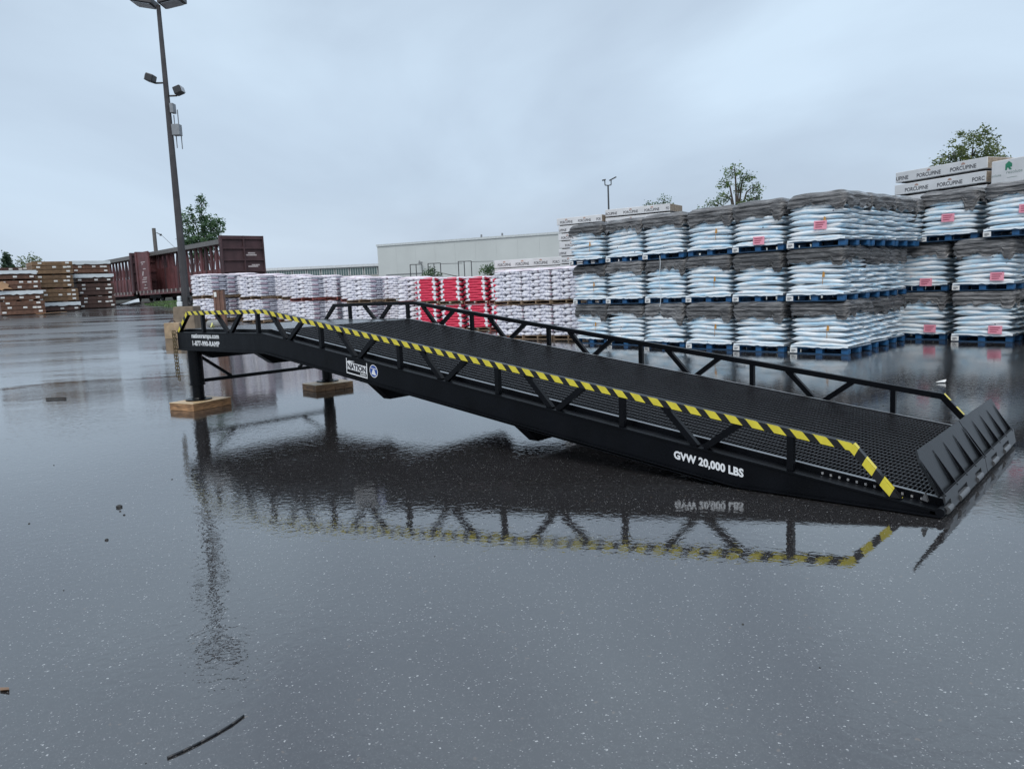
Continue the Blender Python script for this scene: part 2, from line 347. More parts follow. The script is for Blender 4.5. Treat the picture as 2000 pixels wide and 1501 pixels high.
def build_car():
    LN, WD, z0, z1 = 17.4, 3.0, ZR + 0.72, 5.95
    t = thing('rail_car', 'nearer brown centre-beam rail car with a ribbed bulkhead end facing the yard', 'rail car', (A0.x, A0.y, 0), atan2(AX.y, AX.x), 'brown centre-beam rail cars')
    # local x along the car away from us, local y: AN is -y here
    y0, y1 = -WD, 0.0
    d = MB(); d.box(0, LN, y0, y1, z0, z0 + 0.14); d.box(0.5, LN - 0.5, y0 + 1.1, y1 - 1.1, z0 - 0.45, z0 - 0.002); d.build('deck', mrustd, t)
    s = MB(); s.box(0.3, LN - 0.3, y1 - 0.1, y1 + 0.02, z0 - 0.2, z0 - 0.004); s.box(0.3, LN - 0.3, y0 - 0.02, y0 + 0.1, z0 - 0.2, z0 - 0.004); s.build('side_sill', mrust, t)
    for k, xx in ((0, 0.0), (1, LN - 0.16)):
        b = MB(); b.box(xx, xx + 0.16, y0, y1, z0 + 0.145, z1); bh = b.build('bulkhead', mrust if k else mrustd, t)
        r = MB()
        for side, xo in ((0, xx - 0.1), (1, xx + 0.162)):
            for zz in (0.0, 0.26, 0.5, 0.75, 0.955):
                zc = z0 + 0.15 + (z1 - z0 - 0.25) * zz; r.box(xo, xo + 0.098, y0 + 0.1, y1 - 0.1, zc, zc + 0.1)
            for yy in (0.0, 0.46, 0.97): r.box(xo - 0.004, xo + 0.096, y0 + WD * yy, y0 + WD * yy + 0.1, z0 + 0.15, z1 - 0.002)
        r.build('rib', mrustd if k == 0 else mrust, bh)
        if k == 0:
            q = MB()
            for zz, yy, w_ in ((4.75, -2.35, 0.5), (4.62, -2.45, 0.75), (3.95, -2.3, 0.25), (3.95, -2.62, 0.3), (3.85, -2.5, 0.7)):
                q.box(-0.006, -0.004, yy, yy + w_, zz, zz + 0.09)
            q.build('stencil', mwhite, bh)
            g = MB(); g.prism([(0.17, z0 + .15), (0.5, z0 + .15), (0.17, z1)], y1 - 0.05, y1); g.prism([(0.17, z0 + .15), (0.5, z0 + .15), (0.17, z1)], y0, y0 + 0.05); g.build('corner_gusset', mrust, bh)
    c = MB(); c.box(0.17, LN - 0.17, -1.9, -1.1, z1 - 0.3, z1 - 0.02); c.box(0.17, LN - 0.17, -2.0, -1.0, z1 - 0.36, z1 - 0.302); c.build('top_chord', mat('chord_grey', (0.12, 0.115, 0.11), 0.5), t)
    npst = 18; st = (LN - 1.2) / (npst - 1)
    for i in range(npst):
        x = 0.6 + i * st
        p = MB(); p.prismx([(-1.44, z1 - 0.365), (-1.56, z1 - 0.365), (-1.62, z0 + 0.145), (-1.38, z0 + 0.145)], x - 0.14, x + 0.14); p.build('post', mrust if i % 3 else mrustd, t)
        if i < npst - 1:
            b = MB(); a_, b_ = (z0 + 0.9, z1 - 0.4) if i % 2 else (z1 - 0.4, z0 + 0.9)
            b.bar((x + 0.14, -1.5, a_), (x + st - 0.14, -1.5, b_), 0.06, 0.07, (0, 1, 0)); b.build('diagonal_brace', mrust, t)
            b = MB(); b.box(x + 0.132, x + st - 0.132, -1.56, -1.44, z0 + 0.15, z0 + 0.15 + (1.2 if i < 12 else 1.8)); b.build('web_panel', mrust, t)
    pn = MB(); pn.box(LN - 2.9, LN - 0.18, -0.16, -0.06, z0 + 0.148, z1 - 0.1); pp = pn.build('side_panel', mrust, t)
    q = MB()
    for zz, a_, w_ in ((5.0, 0.5, 1.7), (4.85, 0.9, 0.9), (4.45, 0.9, 1.0), (3.75, 0.4, 1.8), (3.6, 0.6, 1.4), (3.4, 0.5, 1.7), (3.15, 1.1, 0.6), (2.9, 0.9, 1.0)):
        for _ in range(3):
            u = a_ + R.uniform(0, w_ * 0.5); q.box(LN - 0.3 - u - w_ * 0.4, LN - 0.3 - u, -0.058, -0.056, zz, zz + 0.07)
    q.add([(LN - 1.6, -0.055, 4.3), (LN - 1.3, -0.055, 4.3), (LN - 1.15, -0.055, 3.95), (LN - 1.4, -0.055, 3.95)], [(0, 1, 2, 3)])
    q.build('stencil', mwhite, pp)
    ti = MB()
    for i in range(20): ti.box(0.6 + i * 0.9, 0.72 + i * 0.9, 0.0, 0.06, z0 - 0.1, z0 + 0.16)
    ti.build('strap_winch', mat('winch_pale', (0.3, 0.28, 0.27), 0.5), t)
    for xx in (2.0, LN - 2.6):
        tr = MB(); tr.box(xx - 1.3, xx + 1.3, y0 + 0.45, y0 + 0.62, ZR + 0.28, ZR + 0.62); tr.box(xx - 1.3, xx + 1.3, y1 - 0.62, y1 - 0.45, ZR + 0.28, ZR + 0.62); tr.box(xx - 0.25, xx + 0.25, y0 + 0.6, y1 - 0.6, ZR + 0.3, ZR + 0.7)
        to = tr.build('truck', mund, t)
        for dx in (-0.88, 0.88):
            for yy in (-0.72, -2.28):
                w = MB(); w.tube((xx + dx, yy - 0.07, ZR + 0.43), (xx + dx, yy + 0.07, ZR + 0.43), 0.43, n=20); w.tube((xx + dx, yy - 0.1, ZR + 0.43), (xx + dx, yy + 0.1, ZR + 0.43), 0.13, n=10); w.build('wheel', mund, to)
    cp = MB(); cp.box(-0.9, 0, -1.62, -1.38, z0 - 0.35, z0 - 0.1); cp.box(-1.0, -0.8, -1.7, -1.3, z0 - 0.4, z0 - 0.02); cp.build('coupler', mund, t)
    return t
car = build_car()
bpy.context.view_layer.update()
p2 = A0 + AX * 18.6; copy_thing(car, (p2.x, p2.y, 0), atan2(AX.y, AX.x), 'second brown centre-beam rail car, coupled behind the nearer one', 'brown centre-beam rail cars')
p3 = A0 + AX * 37.2; copy_thing(car, (p3.x, p3.y, 0), atan2(AX.y, AX.x), 'farthest brown centre-beam rail car, showing just above the lumber stacks', 'brown centre-beam rail cars')

# ------------------------------------------------------------------ trees
mbark = mat('bark', (0.06, 0.05, 0.042), 0.9)
def leafmat(name, c):
    c = tuple(min(1, x * 1.5) for x in c)
    if name in MATS: return MATS[name]
    m = mat(name, c, 0.5, 0.3, 1.5); n = m.node_tree.nodes; l = m.node_tree.links; b = n['Principled BSDF']
    tr = n.new('ShaderNodeBsdfTranslucent'); tr.inputs[0].default_value = (c[0] * 1.3, c[1] * 1.5, c[2] * 0.8, 1)
    mx = n.new('ShaderNodeMixShader'); mx.inputs[0].default_value = 0.4; l.new(b.outputs[0], mx.inputs[1]); l.new(tr.outputs[0], mx.inputs[2])
    l.new(mx.outputs[0], n['Material Output'].inputs[0])
    return m
def tree(name, label, base, crowns, leaf=0.11, cols=((0.05, 0.085, 0.045), (0.075, 0.115, 0.05), (0.03, 0.055, 0.035)), dens=1.0, conifer=False, clump=0.26, per=14):
    x, y, z = base; t = thing(name, label, 'tree', base)
    ms = [leafmat('leaf_%d_%d' % (int(c[0] * 1000), int(c[1] * 1000)), c) for c in cols]
    tk = MB(); top = max(c[2] + c[4] for c in crowns); trr = max(0.09, top * 0.012)
    lo = min(c[2] for c in crowns)
    tk.tube((0, 0, -0.3), (0, 0, lo), trr * 1.3, trr * 0.9, 9)
    cr = MB(); rr = random.Random(hash(label) % 1000 if False else len(label) * 31 + int(abs(x)) * 7)
    for (cx, cy, cz, rx, rz) in crowns:
        tk.tube((0, 0, lo * 0.85), (cx * 0.5, cy * 0.5, cz - rz * 0.5), trr * 0.8, trr * 0.45, 7)
        tk.tube((cx * 0.5, cy * 0.5, cz - rz * 0.5), (cx, cy, cz + rz * 0.75), trr * 0.45, trr * 0.1, 6)
        for q in range(6):
            a = rr.uniform(0, 6.28); zz = rr.uniform(-0.6, 0.5); k = 0.8 * sqrt(max(0.05, 1 - zz * zz))
            tk.tube((cx * 0.8, cy * 0.8, cz + (zz - 0.35) * rz), (cx + cos(a) * rx * k, cy + sin(a) * rx * k, cz + zz * rz), trr * 0.25, trr * 0.06, 5)
        nclump = int(dens * 60 * rx * rx * rz ** 0.5 + 12)
        for q in range(nclump):
            while True:
                u, v, w = rr.uniform(-1, 1), rr.uniform(-1, 1), rr.uniform(-1, 1)
                d2 = u * u + v * v + w * w
                if 0.12 < d2 < 1: break
            if conifer: sc = 0.25 + 0.75 * (1 - (w + 1) / 2); u *= sc; v *= sc
            px, py, pz = cx + u * rx, cy + v * rx, cz + w * rz; mi = rr.choice((0, 0, 1, 2))
            for _ in range(per):
                g1 = Vector((rr.gauss(0, 1), rr.gauss(0, 1), rr.gauss(0, 1))); c = Vector((px, py, pz)) + g1 * clump * 0.5
                a = Vector((rr.gauss(0, 1), rr.gauss(0, 1), rr.gauss(0, 0.6))).normalized(); b = a.orthogonal().normalized()
                b = (b * cos(rr.uniform(0, 6)) + a.cross(b) * sin(rr.uniform(0, 6))).normalized()
                s_ = leaf * rr.uniform(0.6, 1.2)
                cr.add([c - a * s_, c + b * s_ * 0.55, c + a * s_, c - b * s_ * 0.55], [(0, 1, 2, 3)], mi)
    tk.build('trunk', mbark, t, smooth=True); cr.build('crown', ms, t)
    return t
# axes across the view for crown layout: RX (to the right)
RXv = Vector((0.75, 0.66))
def cw(l): return [(a * RXv.x - b * RXv.y * 0.4, a * RXv.y + b * RXv.x * 0.4, z, rx, rz) for a, b, z, rx, rz in l]
tree('poplar_tree', 'bushy green poplar with pointed tops behind the brown rail car', (-54.5, 29.0, 1.5),
     cw([(0.2, 0, 8.4, 0.42, 1.4), (0.3, 0.3, 6.8, 0.85, 1.1), (-0.75, -0.4, 7.2, 0.4, 1.3), (-1.6, 0.3, 6.9, 0.5, 1.2), (1.35, 0.2, 6.6, 0.6, 1.1), (0.3, -0.3, 5.3, 1.2, 0.9), (-1.2, 0.2, 5.4, 0.9, 0.75), (2.1, 0, 4.7, 0.35, 0.8), (-0.2, 0, 4.2, 1.1, 0.7)]), leaf=0.125, dens=1.05, clump=0.28,
     cols=((0.045, 0.085, 0.05), (0.07, 0.12, 0.065), (0.03, 0.055, 0.038)))
tree('young_tree', 'airy young tree with thin branches above the middle of the blue pallets', (-13.2, 48.8, 0),
     cw([(-0.2, 0, 9.5, 0.75, 0.55), (0.75, 0, 8.9, 0.7, 0.45), (-1.0, 0.3, 8.6, 0.6, 0.4), (1.4, -0.2, 8.1, 0.6, 0.4), (0.2, 0, 8.2, 0.5, 0.35), (-0.9, 0, 7.6, 0.7, 0.35), (-1.7, 0.2, 7.1, 0.7, 0.4), (0.7, 0, 7.3, 0.6, 0.35), (1.6, 0, 7.4, 0.4, 0.3), (0, 0, 6.8, 0.9, 0.4), (-2.6, 0, 6.6, 0.6, 0.3)]), leaf=0.085, dens=0.62, clump=0.24, per=11,
     cols=((0.07, 0.105, 0.045), (0.1, 0.14, 0.055), (0.04, 0.065, 0.035)))
tree('broadleaf_tree', 'dense rounded olive-green tree behind the stacked lumber on the right', (3.6, 38.6, 0),
     cw([(0.2, 0, 7.4, 1.2, 1.0), (-0.8, 0, 6.7, 1.0, 0.9), (1.0, 0.1, 6.7, 0.9, 0.8), (1.7, 0, 6.2, 0.6, 0.6), (-1.3, 0.2, 5.8, 0.75, 0.6), (0.2, -0.2, 5.8, 1.6, 0.9)]), leaf=0.075, dens=1.7, clump=0.22, per=13,
     cols=((0.07, 0.09, 0.035), (0.11, 0.125, 0.05), (0.04, 0.055, 0.03)))
tree('shrub_tree', 'small tree top just showing beside the twin-arm lamp post', (-18.1, 46.2, 0),
     cw([(0.4, 0, 7.6, 0.5, 0.45), (-0.6, 0, 7.25, 0.9, 0.3), (0.2, 0, 6.8, 0.9, 0.5)]), leaf=0.08, dens=0.8, per=10)
tree('conifer_tree', 'tiny dark conifer on the skyline above the left lumber stacks', (-93.7, 24.8, 1.6), cw([(0, 0, 4.3, 1.1, 2.6)]), leaf=0.22, dens=1.0, conifer=True, clump=0.3, cols=((0.035, 0.06, 0.045), (0.045, 0.075, 0.05)))
tree('bare_tree', 'thin pale tree on the skyline right of the conifer', (-93.2, 26.7, 1.6), cw([(0.3, 0, 5.0, 1.2, 1.6), (-1.6, 0, 4.3, 0.9, 0.9), (1.5, 0, 5.2, 0.8, 0.9)]), leaf=0.16, dens=0.45, clump=0.5, per=8, cols=((0.09, 0.11, 0.08), (0.07, 0.09, 0.065)))
tree('hedge_bush', 'leafy bush growing between the steel frames and the white warehouse', (-29.0, 39.0, 0), cw([(0, 0, 3.0, 0.9, 0.55), (1.6, 0, 3.0, 0.9, 0.5), (-4.6, -2, 2.9, 0.7, 0.5)]), leaf=0.09, dens=1.2)
tree('bare_shrub', 'nearly leafless shrub standing before the grey factory wall', (-56.0, 33.0, 1.2), cw([(0, 0, 2.6, 1.2, 0.8), (2.6, 0.3, 2.5, 0.9, 0.7)]), leaf=0.05, dens=0.12, per=5)

# ------------------------------------------------------------------ poles and lamps
mpole = mat('pole_bronze', (0.045, 0.042, 0.045), 0.45, 0.25, 3)
def build_yard_light():
    x, y = -18.47, 9.26; b = gz(x, y)
    t = thing('light_pole', 'tall dark square light pole with floodlights, leaning over the left of the yard', 'lamp post', (x, y, b + 0.95))
    p = MB(); n = 4; zt = 13.05 - b - 0.95
    r0, r1 = 0.165, 0.082
    vs = []
    for z, r in ((0, r0), (zt, r1)):
        for a in range(8): vs.append((r * (1 if a in (0, 1, 6, 7) else -1) * (0.8 if a in (1, 2, 5, 6) else 1), r * (1 if a in (1, 2, 3, 0) else -1), z))
    p.tube((0, 0, 0), (0, 0, zt), r0, r1, 8); p.build('pole', mpole, t)
    c = MB(); c.tube((0, 0, 0), (0, 0, 0.42), 0.235, 0.22, 12); c.build('base_collar', mat('collar_dark', (0.03, 0.031, 0.034), 0.5), t)
    across = Vector((0.75, 0.66, 0)); fwd = Vector((-0.66, 0.75, 0))
    for s_ in (-1, 1):
        h = MB(); o = across * s_ * 0.12 + Vector((0, 0, zt - 0.02)); h.obox(o - fwd * 0.38, across * s_ * 0.85 + Vector((0, 0, 0.16)), fwd * 0.76, (0, 0, 0.2)); hd = h.build('lamp_head', mpole, t)
        g = MB(); g.obox(o - fwd * 0.3 + across * s_ * 0.1 + Vector((0, 0, 0.0)), across * s_ * 0.65 + Vector((0, 0, 0.122)), fwd * 0.6, (0, 0, -0.03)); g.build('lens', mat('lens_grey', (0.3, 0.32, 0.34), 0.2), hd)
    for s_, z in ((-1, 10.3 - b - 0.95), (1, 9.8 - b - 0.95)):
        h = MB(); c0 = across * s_ * 0.42 + Vector((0, 0, z))
        h.bar(across * s_ * 0.1 + Vector((0, 0, z - 0.12)), c0 + Vector((0, 0, -0.12)), 0.07, 0.07, (0, 0, 1))
        h.obox(c0 - fwd * 0.3 + Vector((0, 0, -0.14)), across * s_ * 0.28 + Vector((0, 0, 0.1)), fwd * 0.4, Vector((0, 0, 0.27)) - across * s_ * 0.08); fo = h.build('floodlight', mat('flood_black', (0.02, 0.022, 0.025), 0.4), t, bevel=0.03)
        g = MB(); g.obox(c0 + across * s_ * 0.285 - fwd * 0.26 + Vector((0, 0, -0.02)), across * s_ * 0.02 + Vector((0, 0, 0.0)), fwd * 0.33, Vector((0, 0, 0.2)) - across * s_ * 0.06); g.build('lens', MATS['lens_grey'], fo)
    for z, w, h_, nm in ((9.0, 0.14, 0.36, 'junction_box'), (8.15, 0.3, 0.42, 'equipment_box')):
        zz = z - b - 0.95; q = MB(); q.obox(across * 0.16 - fwd * 0.25 + Vector((0, 0, zz)), across * w, fwd * 0.3, (0, 0, h_)); bx = q.build(nm, mat('box_grey', (0.2, 0.22, 0.24), 0.5), t, bevel=0.015)
        if nm == 'equipment_box':
            for k, (u, a_, c_) in enumerate(((0.22, -0.45, 0), (0.36, 0.4, 1.0), (0.42, -0.5, 0.05), (0.2, 0.4, 0.8))):
                r = MB(); r.tube(across * u + Vector((0, 0, zz + a_)), across * u + Vector((0, 0, zz + c_)), 0.02, n=6); r.build('antenna', MATS['box_grey'], bx)
    w = MB(); pts = [Vector((0.1 + 0.13 * cos(a * 0.7), -0.28 + 0.04 * a * 0.1, 0.22 + 0.17 * sin(a * 0.7))) + across * 0.35 for a in range(22)]; w.path(pts, 0.018); w.build('cable_coil', mat('cable_black', (0.015, 0.015, 0.017), 0.5), t)
    # concrete pier it stands on
    pr = MB(); a0 = atan2(0.66, 0.75)
    vs = [];
    for z, h in ((-0.15, 0.47), (0.25, 0.43), (0.95, 0.40)):
        for k in range(4): a = a0 + pi / 4 + k * pi / 2; vs.append((h * 1.414 * cos(a), h * 1.414 * sin(a), z))
    fs = [(3, 2, 1, 0), (8, 9, 10, 11)] + [(l * 4 + k, l * 4 + (k + 1) % 4, l * 4 + 4 + (k + 1) % 4, l * 4 + 4 + k) for l in (0, 1) for k in range(4)]
    pr.add(vs, fs); o = pr.build('concrete_pier', mat('tan_concrete', (0.19, 0.15, 0.11), 0.8, 0.2, 4, bump=0.2, bscale=25), None, loc=(x, y, b), bevel=0.03)
    tag(o, 'square tan concrete pier under the tall light pole', 'concrete pier')
    f = MB(); q = Vector((x, y, b + 0.951)) - across * 0.28 - fwd * 0.3; f.obox(q, across * 0.22, fwd * 0.3, (0, 0, 0.2)); f.obox(q + Vector((0.02, 0.02, 0.2)), across * 0.15, fwd * 0.2, (0, 0, 0.22))
    o = f.build('plastic_bundle', mat('white_plastic', (0.6, 0.65, 0.68), 0.35), bevel=0.04); tag(o, 'crumpled white plastic bundle on the concrete pier beside the pole base', 'plastic wrap')
build_yard_light()
def build_twin_lamp():
    t = thing('lamp_post', 'slim twin-arm lamp post on the skyline behind the wrapped lumber', 'lamp post', (-26.9, 52.5, 0)); m = mat('lamp_dark', (0.05, 0.055, 0.06), 0.5)
    p = MB(); p.tube((0, 0, 0), (0, 0, 10.3), 0.11, 0.07, 8); p.build('pole', m, t)
    ac = Vector((0.75, 0.66, 0))
    for s_ in (-1, 1):
        a = MB(); a.path([Vector((0, 0, 10.25)), ac * s_ * 0.27 + Vector((0, 0, 10.3)), ac * s_ * 0.28 + Vector((0, 0, 10.75))], 0.045); ar = a.build('arm', m, t)
        h = MB(); o = ac * s_ * 0.28 + Vector((0, 0, 10.75)); tip = ac * (0.6 if s_ > 0 else -0.3) + Vector((0, 0, 0.28 if s_ > 0 else -0.05)); h.bar(o - tip * 0.25, o + tip * 0.75, 0.25, 0.1, (-0.66, 0.75, 0)); h.build('lamp_head', m, ar)
build_twin_lamp()
def build_utility():
    t = thing('utility_pole', 'grey wooden utility pole rising behind the rail cars', 'utility pole', (-74.4, 33.8, 1.5)); m = mat('grey_wood_pole', (0.12, 0.115, 0.11), 0.8)
    p = MB(); p.tube((0, 0, 0), (0, 0, 8.4), 0.26, 0.2, 10); p.build('pole', m, t)
    q = MB(); q.bar((0.15, 0.2, 7.9), (0.5, 0.45, 7.7), 0.08, 0.08, (0, 0, 1)); q.box(0.42, 0.62, 0.38, 0.55, 7.55, 7.75); q.build('bracket', mat('lamp_dark', (0.05, 0.055, 0.06), 0.5), t)
    w = MB(); w.path([Vector((0.5, 0.5, 7.7)), Vector((1.6, 1.4, 6.2)), Vector((3.2, 2.7, 4.6))], 0.02, 5); w.build('guy_wire', MATS['lamp_dark'], t)
build_utility()

# ------------------------------------------------------------------ lumber stacks on the left
def lumber():
    mcs = {'g': mat('lumber_gold', (0.18, 0.112, 0.062), 0.7, 0.25, 5, rnd=0.22), 'b': mat('lumber_brown', (0.155, 0.08, 0.053), 0.7, 0.25, 5, rnd=0.22), 'd': mat('lumber_dark', (0.085, 0.047, 0.038), 0.7, 0.25, 5, rnd=0.22)}
    mw = mat('white_wrap', (0.55, 0.6, 0.63), 0.4, 0.08, 2, bump=0.15, bscale=6); mt = mat('tag_white', (0.7, 0.7, 0.68), 0.6); mblk = mat('bunk_dark', (0.03, 0.022, 0.018), 0.9); mink = mat('tag_ink', (0.08, 0.08, 0.1), 0.6)
    WD, DP = 2.2, 2.4
    def layer_mesh(h):
        mb = MB(); k = 36; st = WD / k
        for i in range(k): mb.box(i * st + 0.006, (i + 1) * st - 0.006, R.uniform(0, 0.02), DP, 0.014, h - 0.022)
        mb.box(0.02, WD - 0.02, 0.07, DP - 0.03, 0.002, h - 0.002)
        return mb
    lay = {}
    for h in (0.252, 0.238):
        lay[h] = layer_mesh(h)
    def pack(name, loc, rz, nl, h, c, label, cover=0.0, tags=()):
        t = thing('lumber_pack', label, 'lumber pack', loc, rz, 'lumber packs stacked on the left')
        b = MB()
        for q in (0.15, 1.05, 1.95): b.box(q, q + 0.1, 0.05, DP - 0.05, 0, 0.075)
        b.build('bunk', mblk, t)
        for i in range(nl):
            me = LM.get((h, c))
            if me is None: me = lay[h].mesh('board_layer', mcs[c]); LM[(h, c)] = me
            o = link('board_layer', me, t, (0, 0, 0.078 + i * h)); o['kind'] = 'stuff'
            tm = MB(); im = MB()
            for q in ((0.1, 0.28) if i == 0 else (0.28, 0.16)) [:1] + ((1.1,) if i == 1 or nl == 2 else ()) + (1.6, 1.86 - 0.03 * i)[(i + 1) % 2:]:
                q += R.uniform(-0.06, 0.06); zz = R.uniform(0.08, 0.12); tm.box(q, q + 0.2, -0.012, -0.006, zz, zz + 0.1); im.box(q + 0.04, q + 0.15, -0.0145, -0.0125, zz + 0.035, zz + 0.06)
            tg = tm.build('tag', mt, o); im.build('tag_print', mink, tg) if False else None
        if cover:
            cv = MB(); z = 0.08 + nl * h; n_ = 14
            vs = []; 
            for i in range(n_ + 1):
                u = -0.06 + (WD + 0.12) * i / n_; dr = cover * (0.8 + 0.35 * R.random())
                vs += [(u, -0.05, z - dr), (u, -0.035, z + 0.015), (u, DP + 0.03, z + 0.03 + 0.02 * R.random()), (u, DP + 0.05, z - cover)]
            fs = [(i * 4 + k, (i + 1) * 4 + k, (i + 1) * 4 + k + 1, i * 4 + k + 1) for i in range(n_) for k in range(3)] + [(0, 1, 2, 3), (n_ * 4 + 3, n_ * 4 + 2, n_ * 4 + 1, n_ * 4)]
            cv.add(vs, fs); cv.build('cover_sheet', mw, t)
        return 0.08 + nl * h + 0.004
    LM = {}
    def stack(base, rz, packs):
        z = gz(base[0], base[1]) - 0.03
        a = Vector((cos(rz), sin(rz)))
        for (off, nl, h, c, label, cover) in packs:
            p = Vector(base[:2]) + a * off
            z += pack('p', (p.x, p.y, z), rz, nl, h, c, label, cover) + (0.012 if cover else 0)
    az = radians(62)
    s1 = Vector((-39.08, 8.0)); s1 = (s1.x, s1.y)
    stack((-39.05, 8.45), radians(78), [(0.0, 3, 0.252, 'b', 'brown lumber pack at the bottom of the left edge stack', 0), (-0.08, 2, 0.252, 'b', 'brown lumber pack under a white sheet, second from bottom in the left edge stack', 0.2), (-0.1, 2, 0.252, 'b', 'lumber pack with a torn tan board against it, third up in the left edge stack', 0), (-0.3, 2, 0.238, 'b', 'white-topped lumber pack at the top of the left edge stack', 0.2)])
    stack((-41.0, 11.05), radians(80), [(0.0, 2, 0.252, 'd', 'dark lumber pack under a sagging white sheet at the bottom of the middle stack', 0.2), (0.0, 3, 0.252, 'g', 'golden-brown lumber pack second from bottom in the middle stack', 0), (-0.2, 3, 0.252, 'g', 'golden-brown lumber pack third up in the middle stack', 0), (-0.15, 3, 0.252, 'g', 'golden-brown lumber pack on top of the middle stack', 0)])
    stack((-42.2, 13.75), radians(82), [(0.0, 3, 0.252, 'd', 'dark lumber pack at the bottom of the stack beside the rail cars', 0), (0.0, 3, 0.252, 'd', 'dark lumber pack second from bottom beside the rail cars', 0), (-0.03, 2, 0.252, 'd', 'dark lumber pack under a white band, third up beside the rail cars', 0.2), (-0.15, 3, 0.252, 'b', 'white-topped brown lumber pack at the very top beside the rail cars', 0.2)])
    stack((-43.6, 9.5), radians(80), [(0, 3, 0.252, 'b', 'brown lumber pack in the row behind the left edge stack, lowest', 0), (0, 3, 0.252, 'b', 'brown lumber pack in the row behind the left edge stack, middle', 0), (-0.1, 2, 0.238, 'd', 'dark lumber pack in the row behind the left edge stack, upper', 0), (-0.2, 2, 0.238, 'd', 'dark lumber pack peeking over the left edge stack', 0)])
    stack((-46.2, 14.6), radians(80), [(0, 3, 0.252, 'b', 'brown lumber pack behind the gap between stacks, lowest', 0), (0, 3, 0.252, 'b', 'brown lumber pack behind the gap between stacks, middle', 0), (-0.1, 3, 0.252, 'b', 'brown lumber pack behind the gap between stacks, upper', 0), (-0.1, 2, 0.252, 'b', 'brown lumber pack peeking between the two right stacks', 0)])
    mp_ = mat('bare_plywood', (0.42, 0.25, 0.14), 0.7, 0.2, 3)
    pb = MB(); z = gz(-38.2, 10.6); pb.obox((-38.75, 10.1, z + 0.03), (0.9, 0.2, 0.02), (-0.2, 1.25, 0.03), (0, 0, 0.03)); o = pb.build('plywood_sheet', mp_); tag(o, 'tan plywood sheet lying on the asphalt before the lumber stacks', 'plywood sheet')
    pb = MB(); pb.add([(-38.93, 8.05, 3.05), (-38.86, 8.62, 3.28), (-38.84, 8.95, 3.1), (-38.82, 8.88, 2.95), (-38.8, 9.1, 2.85), (-38.8, 8.7, 2.86), (-38.8, 8.55, 2.78), (-38.9, 8.0, 2.95)], [tuple(range(8))])
    v0 = list(pb.v); pb.add([(a - 0.05, b + 0.01, c) for a, b, c in v0], [tuple(range(7, -1, -1))]); pb.f += [(i, i + 8, (i + 1) % 8 + 8, (i + 1) % 8) for i in range(8)]; pb.m += [0] * 8
    o = pb.build('torn_board', mp_); tag(o, 'torn tan board leaning on the left edge lumber stack', 'board')
    sh = MB(); vs = []; z = gz(-43.5, 17.6)
    for i in range(6):
        for j in range(4): vs.append((-43.4 - i * 0.3, 16.8 + j * 0.45 + i * 0.12, z + 0.06 + 0.08 * i * (j / 3) + 0.05 * R.random()))
    sh.add(vs, [(i * 4 + j, i * 4 + j + 1, i * 4 + j + 5, i * 4 + j + 4) for i in range(5) for j in range(3)]); v0 = list(sh.v); k = len(v0)
    sh.add([(a, b, c - 0.05) for a, b, c in v0], [(i * 4 + j + 4, i * 4 + j + 5, i * 4 + j + 1, i * 4 + j) for i in range(5) for j in range(3)])
    o = sh.build('tarpaulin', MATS['white_wrap']); tag(o, 'crumpled pale tarpaulin on the ground below the rail cars', 'tarpaulin')
    db = MB()
    for i in range(26):
        x, y = -43.6 + R.uniform(-1.2, 0.6), 16.2 + R.uniform(-0.7, 3.2); s_ = R.uniform(0.08, 0.3); db.obox((x, y, gz(x, y)), (s_, s_ * R.uniform(-.5, .5), 0.02), (-0.1, s_, 0.03), (0, 0, s_ * 0.6))
    o = db.build('debris_pile', mat('debris_dark', (0.03, 0.03, 0.03), 0.8)); tag(o, 'low pile of dark debris round the pale tarpaulin', 'debris'); o['kind'] = 'stuff'
lumber()

# ------------------------------------------------------------------ sack pallets
def sack_mesh(name, lx, ly, lz, mats, seed, nx=12, bulge=1.0, sq=(0.55, 0.75), pinch=0.72):
    """a filled sack lying flat: rounded pillow along x"""
    rr = random.Random(seed); sec = []
    npt = 12
    mb = MB(); vs = []
    ph = [rr.uniform(0, 6.28) for _ in range(6)]
    for i in range(nx + 1):
        u = i / nx; e = abs(2 * u - 1); wy = 1 - 0.10 * e ** 6; hz = (1 - pinch * e ** 5) if i not in (0, nx) else 0.16
        hz *= 1 + 0.09 * sin(6 * u + ph[0]) ; sag = 0.016 * sin(5 * u + ph[1]) - 0.012 * e ** 4
        for k in range(npt):
            a = 2 * pi * k / npt; ca, sa = cos(a), sin(a)
            yy = (abs(ca) ** sq[0]) * (1 if ca > 0 else -1); zz = (abs(sa) ** sq[1]) * (1 if sa > 0 else -1)
            j = 1 + 0.03 * sin(3 * a + 9 * u + ph[2]) + 0.02 * sin(17 * u + ph[3] + a)
            vs.append(((u - 0.5) * lx + 0.01 * sin(2 * a + ph[4]), yy * ly / 2 * wy * j, zz * lz / 2 * hz * j * bulge + sag))
    fs = [(i * npt + k, i * npt + (k + 1) % npt, (i + 1) * npt + (k + 1) % npt, (i + 1) * npt + k) for i in range(nx) for k in range(npt)]
    fs += [tuple(range(npt))[::-1], tuple(range(nx * npt, (nx + 1) * npt))]
    mb.add(vs, fs)
    return mb.mesh(name, mats, smooth=True)

